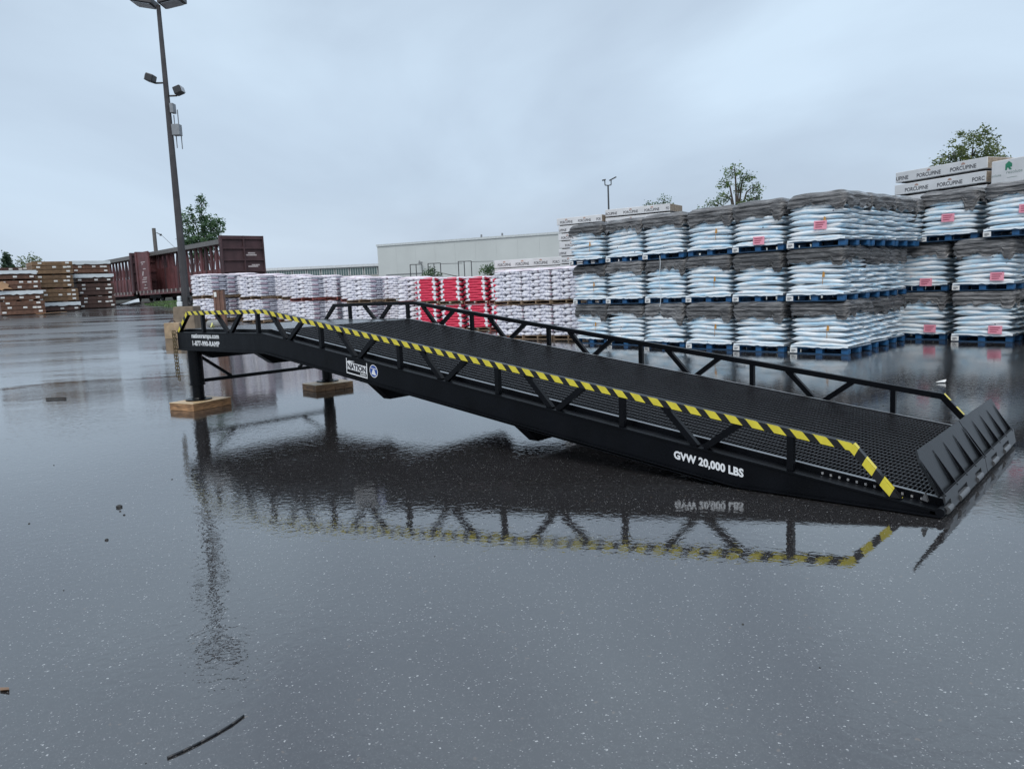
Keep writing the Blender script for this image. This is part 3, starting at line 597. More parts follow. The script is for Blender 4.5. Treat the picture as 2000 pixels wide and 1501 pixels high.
def sack_material():
    m = bpy.data.materials.new('sack_film'); m.use_nodes = True; n = m.node_tree.nodes; l = m.node_tree.links; b = n['Principled BSDF']
    t = n.new('ShaderNodeTexCoord'); oi = n.new('ShaderNodeObjectInfo')
    ad = n.new('ShaderNodeVectorMath'); ad.operation = 'ADD'; l.new(t.outputs['Object'], ad.inputs[0])
    sc = n.new('ShaderNodeVectorMath'); sc.operation = 'SCALE'; sc.inputs[0].default_value = (13, 7, 5); l.new(oi.outputs['Random'], sc.inputs['Scale']); l.new(sc.outputs[0], ad.inputs[1])
    P = ad.outputs[0]
    mp = n.new('ShaderNodeMapping'); mp.inputs['Scale'].default_value = (1.6, 5, 9); l.new(P, mp.inputs[0])
    x = n.new('ShaderNodeTexNoise'); x.inputs['Scale'].default_value = 1.7; x.inputs['Detail'].default_value = 4; l.new(mp.outputs[0], x.inputs[0])
    r = n.new('ShaderNodeValToRGB'); l.new(x.outputs[0], r.inputs[0]); e = r.color_ramp.elements
    e[0].position = 0.36; e[0].color = (0.44, 0.66, 0.82, 1); e[1].position = 0.58; e[1].color = (0.86, 0.89, 0.91, 1)
    y = n.new('ShaderNodeTexVoronoi'); y.inputs['Scale'].default_value = 9.0; l.new(P, y.inputs['Vector'])
    s3 = n.new('ShaderNodeSeparateColor'); l.new(y.outputs['Color'], s3.inputs[0])
    k1 = n.new('ShaderNodeMapRange'); k1.inputs[1].default_value = 0.9; k1.inputs[2].default_value = 0.92; l.new(s3.outputs[0], k1.inputs[0])
    k2 = n.new('ShaderNodeMapRange'); k2.inputs[1].default_value = 0.2; k2.inputs[2].default_value = 0.12; l.new(y.outputs['Distance'], k2.inputs[0])
    mu = n.new('ShaderNodeMath'); mu.operation = 'MULTIPLY'; l.new(k1.outputs[0], mu.inputs[0]); l.new(k2.outputs[0], mu.inputs[1])
    mx = n.new('ShaderNodeMix'); mx.data_type = 'RGBA'; l.new(mu.outputs[0], mx.inputs[0]); l.new(r.outputs[0], mx.inputs[6]); mx.inputs[7].default_value = (0.07, 0.08, 0.13, 1)
    # faint pink print at the sack ends
    y2 = n.new('ShaderNodeTexNoise'); y2.inputs['Scale'].default_value = 6; l.new(P, y2.inputs[0]); k3 = n.new('ShaderNodeMapRange'); k3.inputs[1].default_value = 0.66; k3.inputs[2].default_value = 0.75; k3.inputs[4].default_value = 0.5; l.new(y2.outputs[0], k3.inputs[0])
    mx2 = n.new('ShaderNodeMix'); mx2.data_type = 'RGBA'; l.new(k3.outputs[0], mx2.inputs[0]); l.new(mx.outputs[2], mx2.inputs[6]); mx2.inputs[7].default_value = (0.62, 0.48, 0.52, 1)
    l.new(mx2.outputs[2], b.inputs['Base Color']); b.inputs['Roughness'].default_value = 0.32
    z = n.new('ShaderNodeTexNoise'); z.inputs['Scale'].default_value = 9; z.inputs['Detail'].default_value = 3; z.inputs['Distortion'].default_value = 1.0; l.new(mp.outputs[0], z.inputs[0])
    bp = n.new('ShaderNodeBump'); bp.inputs['Strength'].default_value = 0.5; bp.inputs['Distance'].default_value = 0.03; l.new(z.outputs[0], bp.inputs['Height']); l.new(bp.outputs[0], b.inputs['Normal'])
    return m
def cover_material():
    m = bpy.data.materials.new('dark_film'); m.use_nodes = True; n = m.node_tree.nodes; l = m.node_tree.links; b = n['Principled BSDF']
    t = n.new('ShaderNodeTexCoord'); oi = n.new('ShaderNodeObjectInfo'); sc = n.new('ShaderNodeVectorMath'); sc.operation = 'SCALE'; sc.inputs[0].default_value = (9, 4, 3); l.new(oi.outputs['Random'], sc.inputs['Scale'])
    ad = n.new('ShaderNodeVectorMath'); ad.operation = 'ADD'; l.new(t.outputs['Object'], ad.inputs[0]); l.new(sc.outputs[0], ad.inputs[1])
    mp = n.new('ShaderNodeMapping'); mp.inputs['Scale'].default_value = (1.3, 1.3, 12); l.new(ad.outputs[0], mp.inputs[0])
    x = n.new('ShaderNodeTexNoise'); x.inputs['Scale'].default_value = 2.2; x.inputs['Detail'].default_value = 6; x.inputs['Distortion'].default_value = 0.6; l.new(mp.outputs[0], x.inputs[0])
    r = n.new('ShaderNodeValToRGB'); l.new(x.outputs[0], r.inputs[0]); e = r.color_ramp.elements
    e[0].position = 0.35; e[0].color = (0.05, 0.05, 0.053, 1); e[1].position = 0.66; e[1].color = (0.24, 0.24, 0.245, 1)
    tn = n.new('ShaderNodeMapRange'); tn.inputs[3].default_value = 0.55; tn.inputs[4].default_value = 1.1; l.new(oi.outputs['Random'], tn.inputs[0]); tv = n.new('ShaderNodeVectorMath'); tv.operation = 'SCALE'; l.new(r.outputs[0], tv.inputs[0]); l.new(tn.outputs[0], tv.inputs['Scale'])
    l.new(tv.outputs[0], b.inputs['Base Color']); b.inputs['Roughness'].default_value = 0.22
    bp = n.new('ShaderNodeBump'); bp.inputs['Strength'].default_value = 1.0; bp.inputs['Distance'].default_value = 0.05; l.new(x.outputs[0], bp.inputs['Height']); l.new(bp.outputs[0], b.inputs['Normal'])
    return m
MS = sack_material(); MC = cover_material()
mblue = mat('pallet_blue', (0.012, 0.08, 0.2), 0.5, 0.3, 6, rnd=0.1); mblued = mat('pallet_deck_blue', (0.01, 0.045, 0.10), 0.6, 0.3, 6)
mcard = mat('white_card', (0.72, 0.73, 0.72), 0.5, 0.03); mpink = mat('pink_card', (0.8, 0.33, 0.42), 0.5, 0.1, 9); mink = mat('ink', (0.03, 0.03, 0.05), 0.5); mink2 = mat('pink_ink', (0.35, 0.05, 0.1), 0.5); mor = mat('orange_print', (0.5, 0.25, 0.06), 0.5)
FW, FD, PH, LH, NL = 1.25, 1.2, 0.145, 0.107, 9
sacks = [sack_mesh('sack', FW + 0.012 * k - 0.06, 0.43, LH * 1.22, MS, 10 + k) for k in range(6)]
def cover_mesh(seed):
    """torn dark film pulled down over the upper sacks"""
    rr = random.Random(seed); mb = MB()
    ztop = PH + NL * LH + 0.022; per = []
    hx, hy, rc = FW / 2 + 0.012, FD / 2 + 0.045, 0.11
    def corner(cx, cy, a0):
        for k in range(4): a = a0 + k * pi / 6; per.append((cx + rc * cos(a), cy + rc * sin(a), cos(a), sin(a)))
    def edge(x0, y0, x1, y1, nx_, ny_, n_):
        for k in range(1, n_): u = k / n_; per.append((x0 + (x1 - x0) * u, y0 + (y1 - y0) * u, nx_, ny_))
    corner(-hx + rc, -hy + rc, pi); edge(-hx + rc, -hy, hx - rc, -hy, 0, -1, 26)
    corner(hx - rc, -hy + rc, -pi / 2); edge(hx, -hy + rc, hx, hy - rc, 1, 0, 14)
    corner(hx - rc, hy - rc, 0); edge(hx - rc, hy, -hx + rc, hy, 0, 1, 10)
    corner(-hx + rc, hy - rc, pi / 2); edge(-hx, hy - rc, -hx, -hy + rc, -1, 0, 14)
    NP = len(per); rows = 22
    base = rr.uniform(0.74, 0.83); steps = [rr.uniform(-0.05, 0.05) for _ in range(60)]; dipx = rr.uniform(0.40, 0.56); dipd = rr.uniform(0.12, 0.22); ph = [rr.uniform(0, 6) for _ in range(5)]; bite = rr.uniform(-0.25, 0.25)
    vs = []; 
    for i, (x, y, nx_, ny_) in enumerate(per):
        zb = base + 0.03 * sin(2.5 * x + 2 * y + ph[0]) + steps[i // 3 % 60] * (0.5 + 0.5 * (i % 3)) + 0.035 * (rr.random() - 0.5)
        if ny_ < -0.5:
            zb += 0.06 * max(0, 1 - abs(x - bite) / 0.25)
            if dipx < x: zb -= dipd * max(0, 1 - abs(x - dipx - 0.06) / 0.12) if x > dipx - 0.06 else 0
            elif x > dipx - 0.1: zb -= dipd * 0.7
        for k in range(rows + 1):
            u = k / rows; z = ztop - 0.05 - u * (ztop - 0.05 - zb)
            lay = (z - PH) / LH; bl = 0.034 * (abs(sin(pi * lay)) ** 0.7 - 0.55) - 0.05 * max(0, 1 - (ztop - 0.05 - z) / 0.07) ** 2
            wr = 0.010 * sin(7 * x + 9 * y + 16 * z + ph[2]) + 0.008 * sin(23 * z - 5 * x + 3 * y + ph[3])
            off = bl + wr * (0.6 if abs(nx_) < 0.5 else 1.3)
            vs.append((x + nx_ * off, y + ny_ * off, z))
    fs = [(i * (rows + 1) + k, ((i + 1) % NP) * (rows + 1) + k, ((i + 1) % NP) * (rows + 1) + k + 1, i * (rows + 1) + k + 1) for i in range(NP) for k in range(rows)]
    o = len(vs)
    for q, (s_, dz) in enumerate(((0.87, 0.045), (0.72, 0.062), (0.4, 0.066))):
        for i, (x, y, nx_, ny_) in enumerate(per): vs.append((x * s_, y * s_, ztop - 0.05 + dz + 0.008 * sin(9 * x * s_ + 7 * y + ph[4])))
    c = len(vs); vs.append((0, 0, ztop + 0.01))
    for i in range(NP):
        j = (i + 1) % NP
        fs.append((i * (rows + 1), j * (rows + 1), o + j, o + i)); fs.append((o + i, o + j, o + NP + j, o + NP + i)); fs.append((o + NP + i, o + NP + j, o + 2 * NP + j, o + 2 * NP + i)); fs.append((o + 2 * NP + i, o + 2 * NP + j, c))
    mb.add(vs, fs)
    return mb.mesh('cover_film', MC, smooth=True)
covers = [cover_mesh(50 + k) for k in range(7)]
blk = MB(); blk.box(-0.07, 0.07, -0.07, 0.07, 0.022, 0.115); blkm = blk.mesh('block', mblue)
dk = MB()
for i in range(7): y = -0.56 + i * 0.18; dk.box(-0.62, 0.62, y - 0.065, y + 0.065, 0.122, 0.142)
for x in (-0.55, 0, 0.55): dk.box(x - 0.06, x + 0.06, -0.6, 0.6, 0.1165, 0.1215)
for y in (-0.55, 0, 0.55): dk.box(-0.62, 0.62, y - 0.06, y + 0.06, 0.0, 0.02)
dkm = dk.mesh('pallet', mblued)
cd = MB(); cd.box(-0.63, -0.47, -0.628, -0.622, 0.02, 0.125); cdm = cd.mesh('tag', mcard)
ci = MB()
for k in range(3): ci.box(-0.60, -0.60 + (0.09, 0.1, 0.06)[k], -0.6305, -0.6285, 0.08 - k * 0.02, 0.09 - k * 0.02)
cim = ci.mesh('tag_print', mink)
sheet = MB(); sheet.box(-FW / 2 + 0.02, FW / 2 - 0.02, -FD / 2, FD / 2, PH - 0.003, PH + 0.006); sheetm = sheet.mesh('slip_sheet', mat('slip_film', (0.6, 0.66, 0.7), 0.3, 0.05))
flap = MB()
vs = []
for i in range(15):
    u = -FW / 2 + FW * i / 14; vs += [(u, -FD / 2 - 0.005, PH + 0.035), (u, -FD / 2 - 0.028, PH + 0.012 - 0.03 * random.Random(i * 7).random())]
flap.add(vs, [(2 * i, 2 * i + 2, 2 * i + 3, 2 * i + 1) for i in range(14)]); flapm = flap.mesh('film_hem', mat('slip_film', (0.6, 0.66, 0.7), 0.3))
pk = {}
def pink_mesh(x, z):
    mb = MB(); mb.add([(x - 0.14, -FD / 2 - 0.052, z - 0.09), (x + 0.14, -FD / 2 - 0.055, z - 0.1), (x + 0.145, -FD / 2 - 0.052, z + 0.08), (x - 0.135, -FD / 2 - 0.05, z + 0.085)], [(0, 1, 2, 3)], 0)
    for k in range(3): mb.box(x - 0.1, x + 0.1 - 0.03 * k, -FD / 2 - 0.058, -FD / 2 - 0.0565, z + 0.035 - k * 0.045, z + 0.05 - k * 0.045, 1)
    return mb.mesh('pink_label', [mpink, mink2])
om = MB(); om.add([(0.18, -FD / 2 - 0.05, 0.5), (0.24, -FD / 2 - 0.05, 0.5), (0.24, -FD / 2 - 0.05, 0.6), (0.2, -FD / 2 - 0.05, 0.62)], [(0, 1, 2, 3)]); om.box(0.19, 0.2, -FD / 2 - 0.051, -FD / 2 - 0.049, 0.35, 0.48); omm = om.mesh('print_mark', mor)
PAL_N = 0
def sack_pallet(x, y, z, rz, label, pink=None, group='pallets of pale blue sacks', hs=1.0, orange=False):
    global PAL_N; PAL_N += 1
    rr = random.Random(PAL_N * 13)
    t = thing('sack_pallet', label, 'sack pallet', (x, y, z), rz + rr.uniform(-0.02, 0.02), group); t.scale = (1, 1, hs)
    p = link('pallet', dkm, t)
    for bx in (-0.55, 0, 0.55):
        for by in (-0.53, 0, 0.53): link('block', blkm, p, (bx, by, 0))
    if rr.random() < 0.92: link('tag_print', cim, link('tag', cdm, p))
    link('slip_sheet', sheetm, t); link('film_hem', flapm, t)
    for k in range(NL):
        for j, yy in enumerate((-0.4, 0.0, 0.4)):
            o = link('sack', rr.choice(sacks), t, (rr.uniform(-0.018, 0.018), yy + rr.uniform(-0.018, 0.012), PH + LH * (k + 0.5) + 0.006))
            o.rotation_euler = (rr.uniform(-0.03, 0.03), rr.uniform(-0.012, 0.012), pi * rr.randint(0, 1) + rr.uniform(-0.012, 0.012))
            if k == NL - 1: o.scale = (0.84, 0.84, 0.8); o.location.y *= 0.84; o.location.z -= 0.016
            elif k >= NL - 3: o.scale = (0.95, 0.95, 1.0); o.location.y *= 0.96
    link('cover_film', rr.choice(covers), t)
    if pink: link('pink_label', pink_mesh(*pink), t)
    if orange: link('print_mark', omm, t)
    return t
TN = ('bottom', 'middle', 'top'); ORD = ('first', 'second', 'third', 'fourth', 'fifth', 'sixth')
C0 = Vector((6.765, 10.738)); RD = Vector((0.976, -0.216)); FR = radians(-6.5); FX = Vector((cos(FR), sin(FR))); FY = Vector((-sin(FR), cos(FR)))
TH = 1.12
pinks = {(4, 2): (0.05, 0.25), (5, 2): (0.12, 0.46)}
for tr in range(3):
    for cidx in range(6):
        cor = C0 - RD * 1.42 * (5 - cidx); jit = Vector((R.uniform(-0.04, 0.04), R.uniform(-0.05, 0.05)))
        ctr = cor - FX * (FW / 2 + 0.05) + FY * (FD / 2 + 0.02) + jit
        sack_pallet(ctr.x, ctr.y, tr * TH, FR, 'pale blue sack pallet, %s tier, %s column from left of the long front row' % (TN[tr], ORD[cidx]) if cidx < 5 else 'pale blue sack pallet, %s tier, corner column nearest the ramp end' % TN[tr], pinks.get((cidx, tr)), 'sack pallets in the long front row', orange=(cidx in (3, 5, 0)))
    for rw in range(1, 3 if tr < 2 else 4):
        off = Vector((0.03, 1.28)) * rw if tr < 2 else Vector((0.13, 1.27)) * rw
        ctr = C0 + off - FX * (FW / 2 + 0.05) + FY * (FD / 2 + 0.02)
        sack_pallet(ctr.x, ctr.y, tr * TH, FR, 'pale blue sack pallet, %s tier, %s behind the corner column' % (TN[tr], ('next', 'second', 'third')[rw - 1]), None, 'sack pallets behind the corner column')
G0 = Vector((6.43, 15.15)); GD = Vector((1.42, -0.55)); gr_ = radians(-9); GX = Vector((cos(gr_), sin(gr_))); GY = Vector((-sin(gr_), cos(gr_)))
for tr in range(3):
    for cidx in range(3):
        if cidx == 2 and tr > 0: continue
        cor = G0 + GD * cidx + (Vector((0.62, -0.2)) if tr == 2 else Vector((0, 0))) + (Vector((0.12, 0)) if cidx == 2 else Vector((0, 0)))
        ctr = cor + GX * (FW / 2 + 0.03) + GY * (FD / 2)
        pkp = [(0.28, 0.27), (0.28, 0.28), None][cidx] if tr == 0 else [(0.15, 0.22), (0.3, 0.3)][cidx] if tr == 1 else [(0.0, 0.52), (0.2, 0.55)][cidx]
        lb = 'pale blue sack pallet, %s tier, %s column of the right-hand stack' % (TN[tr], ('left', 'second', 'rightmost')[cidx]) if not (cidx == 2) else 'pale blue sack pallet cut off by the right edge, at ground level'
        sack_pallet(ctr.x, ctr.y, tr * TH * 1.04, gr_, lb, pkp, 'sack pallets in the right-hand stack', 1.035)
    c2 = G0 + GD * 1 + GY * 1.35 + GX * (FW / 2 + 0.25) + GY * FD / 2
    if tr == 1: sack_pallet(c2.x, c2.y, TH * 1.04, gr_, 'pale blue sack pallet, middle tier, behind the second column of the right-hand stack', None, 'sack pallets in the right-hand stack', 1.035)
    if tr == 0: sack_pallet(c2.x, c2.y, 0, gr_, 'pale blue sack pallet, bottom tier, behind the second column of the right-hand stack', None, 'sack pallets in the right-hand stack', 1.035)
# loose strip of clear film hanging down the third column
st_ = MB(); q = C0 - RD * 1.42 * 3 - FX * 0.75 - FY * 0.05; pts = [Vector((q.x + 0.02 * sin(k * 1.3), q.y + 0.01 * cos(k), 2.32 - k * 0.16)) for k in range(9)]; st_.path(pts, 0.008, 5)
o = st_.build('film_strand', mat('slip_film', (0.6, 0.66, 0.7), 0.3)); tag(o, 'thin strand of clear film hanging down the third column of blue sacks', 'film strand')

# ------------------------------------------------------------------ white and red cement sack pallets at the back
def bag_material(name, kind):
    m = bpy.data.materials.new(name); m.use_nodes = True; n = m.node_tree.nodes; l = m.node_tree.links; b = n['Principled BSDF']; b.inputs['Roughness'].default_value = 0.4
    t = n.new('ShaderNodeTexCoord'); sp = n.new('ShaderNodeSeparateXYZ'); l.new(t.outputs['Object'], sp.inputs[0]); oi = n.new('ShaderNodeObjectInfo')
    def band(src, a, c):
        k = n.new('ShaderNodeMath'); k.operation = 'GREATER_THAN'; k.inputs[1].default_value = a; l.new(src, k.inputs[0])
        k2 = n.new('ShaderNodeMath'); k2.operation = 'LESS_THAN'; k2.inputs[1].default_value = c; l.new(src, k2.inputs[0])
        k3 = n.new('ShaderNodeMath'); k3.operation = 'MULTIPLY'; l.new(k.outputs[0], k3.inputs[0]); l.new(k2.outputs[0], k3.inputs[1]); return k3.outputs[0]
    def mx(f, a, c):
        x = n.new('ShaderNodeMix'); x.data_type = 'RGBA'; l.new(f, x.inputs[0]); l.new(a, x.inputs[6]); x.inputs[7].default_value = (*c, 1); return x.outputs[2]
    x = n.new('ShaderNodeTexNoise'); x.inputs['Scale'].default_value = 6; x.inputs['Detail'].default_value = 3; l.new(t.outputs['Object'], x.inputs[0])
    r = n.new('ShaderNodeValToRGB'); l.new(x.outputs[0], r.inputs[0]); r.color_ramp.elements[0].position = 0.3; r.color_ramp.elements[1].position = 0.65
    r.color_ramp.elements[0].color = (0.66, 0.66, 0.74, 1); r.color_ramp.elements[1].color = (0.8, 0.8, 0.84, 1)
    c = r.outputs[0]; X = sp.outputs[0]
    if kind == 'red':
        c = mx(band(X, -0.32, 0.28), c, (0.62, 0.03, 0.08)); c = mx(band(X, 0.37, 0.56), c, (0.5, 0.02, 0.06))
    else:
        v = n.new('ShaderNodeTexVoronoi'); v.inputs['Scale'].default_value = 10; l.new(t.outputs['Object'], v.inputs['Vector'])
        s3 = n.new('ShaderNodeSeparateColor'); l.new(v.outputs['Color'], s3.inputs[0])
        c = mx(band(s3.outputs[1], 0.86, 2.0), c, (0.42, 0.43, 0.52))
        c = mx(band(X, -0.40, -0.33), c, (0.62, 0.22, 0.22)); c = mx(band(X, 0.3, 0.34), c, (0.6, 0.42, 0.5))
    l.new(c, b.inputs['Base Color'])
    return m
BW, BD, BH, BN = 1.08, 1.0, 0.105, 9
mats_b = {'white': bag_material('grey_white_sack', 'white'), 'red': bag_material('red_white_sack', 'red')}
bagm = {k: {'a': sack_mesh('cement_sack', 0.64, 0.52, BH * 1.12, mats_b[k], 3, 8, 1.15, (0.35, 0.42), 0.25), 'b': sack_mesh('cement_sack', 0.44, 0.52, BH * 1.12, mats_b[k], 4, 6, 1.15, (0.35, 0.42), 0.25), 'c': sack_mesh('cement_sack', 1.06, 0.5, BH * 1.12, mats_b[k], 5, 8, 1.15, (0.35, 0.42), 0.25)} for k in mats_b}
mwood = mat('pallet_wood', (0.2, 0.14, 0.09), 0.8, 0.3, 6, rnd=0.15); mwoodr = mat('pallet_wood_red', (0.22, 0.06, 0.05), 0.8, 0.3, 6)
def wood_pallet_mesh(m):
    w = MB()
    for i in range(6): y = -0.45 + i * 0.18; w.box(-BW / 2, BW / 2, y - 0.05, y + 0.05, 0.1, 0.12)
    for xx in (-BW / 2 + 0.02, 0, BW / 2 - 0.02): w.box(xx - 0.02, xx + 0.02, -0.5, 0.5, 0.022, 0.098)
    for y in (-0.45, 0, 0.45): w.box(-BW / 2, BW / 2, y - 0.05, y + 0.05, 0, 0.02)
    return w.mesh('pallet', m)
wpm = [wood_pallet_mesh(mwood), wood_pallet_mesh(mwoodr)]
tp = MB(); vs = []
for i in range(7):
    for j in range(7): vs.append((-BW / 2 - 0.01 + (BW + 0.02) * i / 6, -BD / 2 - 0.01 + (BD + 0.02) * j / 6, 0.12 + BN * BH + 0.012 + (0.03 if 0 < i < 6 and 0 < j < 6 else -0.035) + 0.012 * R.random()))
tp.add(vs, [(i * 7 + j, i * 7 + j + 1, i * 7 + j + 8, i * 7 + j + 7) for i in range(6) for j in range(6)]); tpm = {'white': tp.mesh('top_sheet', mat('pinkish_film', (0.66, 0.58, 0.64), 0.35, 0.12, 3)), 'red': tp.mesh('top_sheet', mat('pinkish_film', (0.66, 0.58, 0.64), 0.35))}
WN = 0
def cement_pallet(x, y, z, rz, kind, label, group, sx=1.0, hs=1.0):
    global WN; WN += 1; rr = random.Random(WN * 17)
    t = thing('cement_pallet', label, 'sack pallet', (x, y, z), rz + rr.uniform(-0.03, 0.03), group); t.scale = (sx, 1, hs)
    link('pallet', wpm[rr.random() < 0.35], t)
    for k in range(BN):
        z_ = 0.12 + BH * (k + 0.5); fl = (k % 2) if kind == 'white' else (k % 2)
        a, b_ = ((-0.21, 0.32), (0.22, -0.32))[fl]
        if kind == 'red': a += (0.06, -0.06)[fl]
        if kind == 'red':
            for yy in (-0.24, 0.26):
                o = link('cement_sack', bagm[kind]['c'], t, ((0.05, -0.05)[fl] + rr.uniform(-0.015, 0.015), yy, z_)); o.rotation_euler = (0, rr.uniform(-0.012, 0.012), rr.uniform(-0.015, 0.015) + pi * fl)
            continue
        for key, xx, yy in (('a', a, -0.24), ('b', b_ if kind == 'white' else (0.36, -0.34)[fl], -0.24), ('c', 0, 0.26)):
            o = link('cement_sack', bagm[kind][key], t, (xx + rr.uniform(-0.012, 0.012), yy + rr.uniform(-0.012, 0.008), z_)); o.rotation_euler = (0, rr.uniform(-0.012, 0.012), rr.uniform(-0.015, 0.015) + (pi if key == 'c' and fl else 0))
    link('top_sheet', tpm[kind], t)
bpy.context.view_layer.update()
BT = 1.09
def place(cx, cy, rz, kind, name, group, sx=1.0, tiers=2, hs=1.0):
    for tr in range(tiers): cement_pallet(cx + R.uniform(-.03, .03), cy + R.uniform(-.03, .03), gz(cx, cy) - 0.0 + tr * BT * hs, rz, kind, '%s %s' % (('lower', 'upper')[tr], name), group, sx, hs)
va = atan2(0.66, 0.75)      # facing the camera direction
# near row of three on the right
for i, (x, y) in enumerate(((-4.9, 13.95), (-3.75, 14.02), (-2.6, 14.08))):
    place(x, y, radians(4), 'white', 'white sack pallet, %s of the near trio beside the blue sacks' % ('left', 'middle', 'right')[i], 'white cement sack pallets, near trio', 1.05, hs=1.03)
# red trio and an end-on one
for i, (x, y) in enumerate(((-12.2, 16.85), (-11.15, 17.28), (-10.05, 17.66), (-8.95, 17.95))):
    place(x, y, radians(22), 'red', 'red and white sack pallet, %s from left of the red group' % ORD[i], 'red and white sack pallets', 0.98)
# diagonal groups of two, one behind the other
a_ = va + radians(-24)
dx, dy = cos(a_), sin(a_)
gi = 0
for (cx, cy) in ((-15.0, 15.75), (-17.85, 14.75), (-20.0, 13.5), (-21.9, 12.1)):
    for q in range(2):
        # corner (cx,cy) nearest the camera; side runs away to the right-back
        e1 = Vector((cos(a_), sin(a_))); e2 = Vector((-sin(a_), cos(a_)))
        for s_ in range(2):
            c = Vector((cx, cy)) - e1 * (0.56 + 1.12 * (0 if s_ == 0 else 0)) + e2 * (0.52 + 1.04 * q) if s_ == 0 else None
            if c is None: continue
            place(c.x, c.y, a_, 'white', 'white cement sack pallet, %s in the back row' % ('rightmost by the red group', 'just behind the rightmost one', 'third group from left, front', 'third group from left, rear', 'second group from left, front', 'second group from left, rear', 'leftmost, front', 'leftmost, rear')[gi], 'white cement sack pallets in the back row', 1.2)
            gi += 1
# fill the row between the groups
for i, (cx, cy) in enumerate(((-13.35, 16.75), (-16.1, 16.6), (-18.75, 15.75), (-20.7, 14.75))):
    place(cx, cy, va + radians(8), 'white', 'white cement sack pallet in the %s gap of the back row' % ('rightmost', 'third', 'second', 'leftmost')[i], 'white cement sack pallets in the back row', 1.1)
for i in range(7):
    p = Vector((-22.6, 14.2)) + Vector((1.42, 0.62)) * i
    place(p.x, p.y, va + radians(-10), 'white', 'white sack pallet, %s from left in the rear row' % ('first', 'second', 'third', 'fourth', 'fifth', 'sixth', 'seventh')[i], 'white cement sack pallets in the rear row', 1.2, hs=1.03)

# ------------------------------------------------------------------ wrapped lumber bundles
mwrap = mat('lumber_wrap', (0.62, 0.63, 0.64), 0.4, 0.08, 2, bump=0.12, bscale=8, rnd=0.05); mend = mat('board_end', (0.3, 0.24, 0.18), 0.8, 0.25, 12); mlet = mat('letter_black', (0.03, 0.03, 0.04), 0.5); mpor = mat('emblem_tan', (0.42, 0.27, 0.22), 0.5); mdk = mat('sticker_dark', (0.03, 0.028, 0.027), 0.9)
def bundle(o, d, ln, h, dep, label, group, text='PORCUPINE', shift=0.0, letters=True, pitch=0.82, tw=0.56, wh=True):
    d = Vector(d).normalized(); t = thing('lumber_bundle', label, 'lumber bundle', o, atan2(d.y, d.x), group)
    b = MB(); b.box(0, ln, 0, dep, 0.03, h); w = b.build('wrap', mwrap, t, bevel=0.012)
    s = MB()
    for q in (0.08, 0.5, 0.92): s.box(ln * q - 0.04, ln * q + 0.04, 0.03, dep - 0.03, 0, 0.028)
    s.build('sticker', mdk, t)
    en = MB(); k = max(2, int(h / 0.05))
    for i in range(k):
        for j in range(6): en.box(ln + 0.001, ln + 0.006 + 0.004 * R.random(), 0.02 + j * (dep - 0.04) / 6, 0.02 + (j + 1) * (dep - 0.04) / 6 - 0.008, 0.035 + i * (h - 0.04) / k, 0.035 + (i + 1) * (h - 0.04) / k - 0.006)
    x = en.build('board_end', mend, t); x['kind'] = 'stuff'
    if letters:
        lt = MB(); em = MB(); u = 0.12 - shift
        while u < ln - 0.1:
            if u >= 0.02 and u + tw <= ln - 0.02:
                lt = MB(); put_text(lt, text, (u, -0.003, h * 0.2 + 0.02), (1, 0, 0), (0, 0, 1), tw, h * 0.34, 0.015); lt.build('lettering', mlet, w); em = MB()
                put_poly(em, [(tw * 0.5 + q, zz) for q, zz in circ(0, 0, h * 0.2, 12, 0.15, pi - 0.15)], (u, -0.003, h * 0.66), (1, 0, 0), (0, 0, 1)); em.build('emblem', mpor, w)
            elif u < 0.02 and u + tw > 0.12:   # word cut by the left end of the bundle
                nch = max(1, int(len(text) * (u + tw) / tw)); lt = MB(); put_text(lt, text[-nch:], (0.02, -0.003, h * 0.2 + 0.02), (1, 0, 0), (0, 0, 1), u + tw - 0.02, h * 0.34, 0.015); lt.build('lettering', mlet, w)
            elif u < ln - 0.12 and u + tw > ln - 0.02:
                nch = max(1, int(len(text) * (ln - u) / tw)); lt = MB(); put_text(lt, text[:nch], (u, -0.003, h * 0.2 + 0.02), (1, 0, 0), (0, 0, 1), ln - u - 0.03, h * 0.34, 0.015); lt.build('lettering', mlet, w)
            u += pitch
    return t
# left: behind the blue sacks, two columns
LB = ('lowest', 'second up', 'third up', 'fourth up', 'fifth up', 'sixth up', 'seventh up', 'eighth up', 'ninth up', 'tenth up', 'eleventh up', 'twelfth up', 'thirteenth up', 'topmost of its pile', 'topmost of its pile')
hL = 0.262
for i in range(15):
    tp_ = i == 14
    bundle((-4.78 + (0 if tp_ else 0.02 + 0.05 * R.random()), 16.14 - (0.02 if tp_ else 0), i * (hL + 0.004) + 0.02), (1.75, 0.18, 0), 1.78, hL, 1.1, 'white PORCUPINE-printed lumber bundle, %s, left pile behind the blue sacks' % LB[min(i, 14)] if i < 14 else 'white PORCUPINE-printed lumber bundle crowning the left pile behind the blue sacks', 'wrapped lumber bundles, left pile', shift=0.3 * (i % 3) if not tp_ else -0.02, letters=i > 7, pitch=0.72, tw=0.5)
for i in range(15):
    tp_ = i == 14
    bundle((-2.93, 16.40, i * (hL + 0.014) + 0.02), (2.2, 0.3, 0), 2.3, hL, 1.1, 'white lumber bundle, %s, taller pile behind the blue sacks' % LB[i] if i < 14 else 'white PORCUPINE-printed lumber bundle crowning the taller pile behind the blue sacks', 'wrapped lumber bundles, taller left pile', shift=0.2, letters=i > 12, pitch=0.75, tw=0.52)
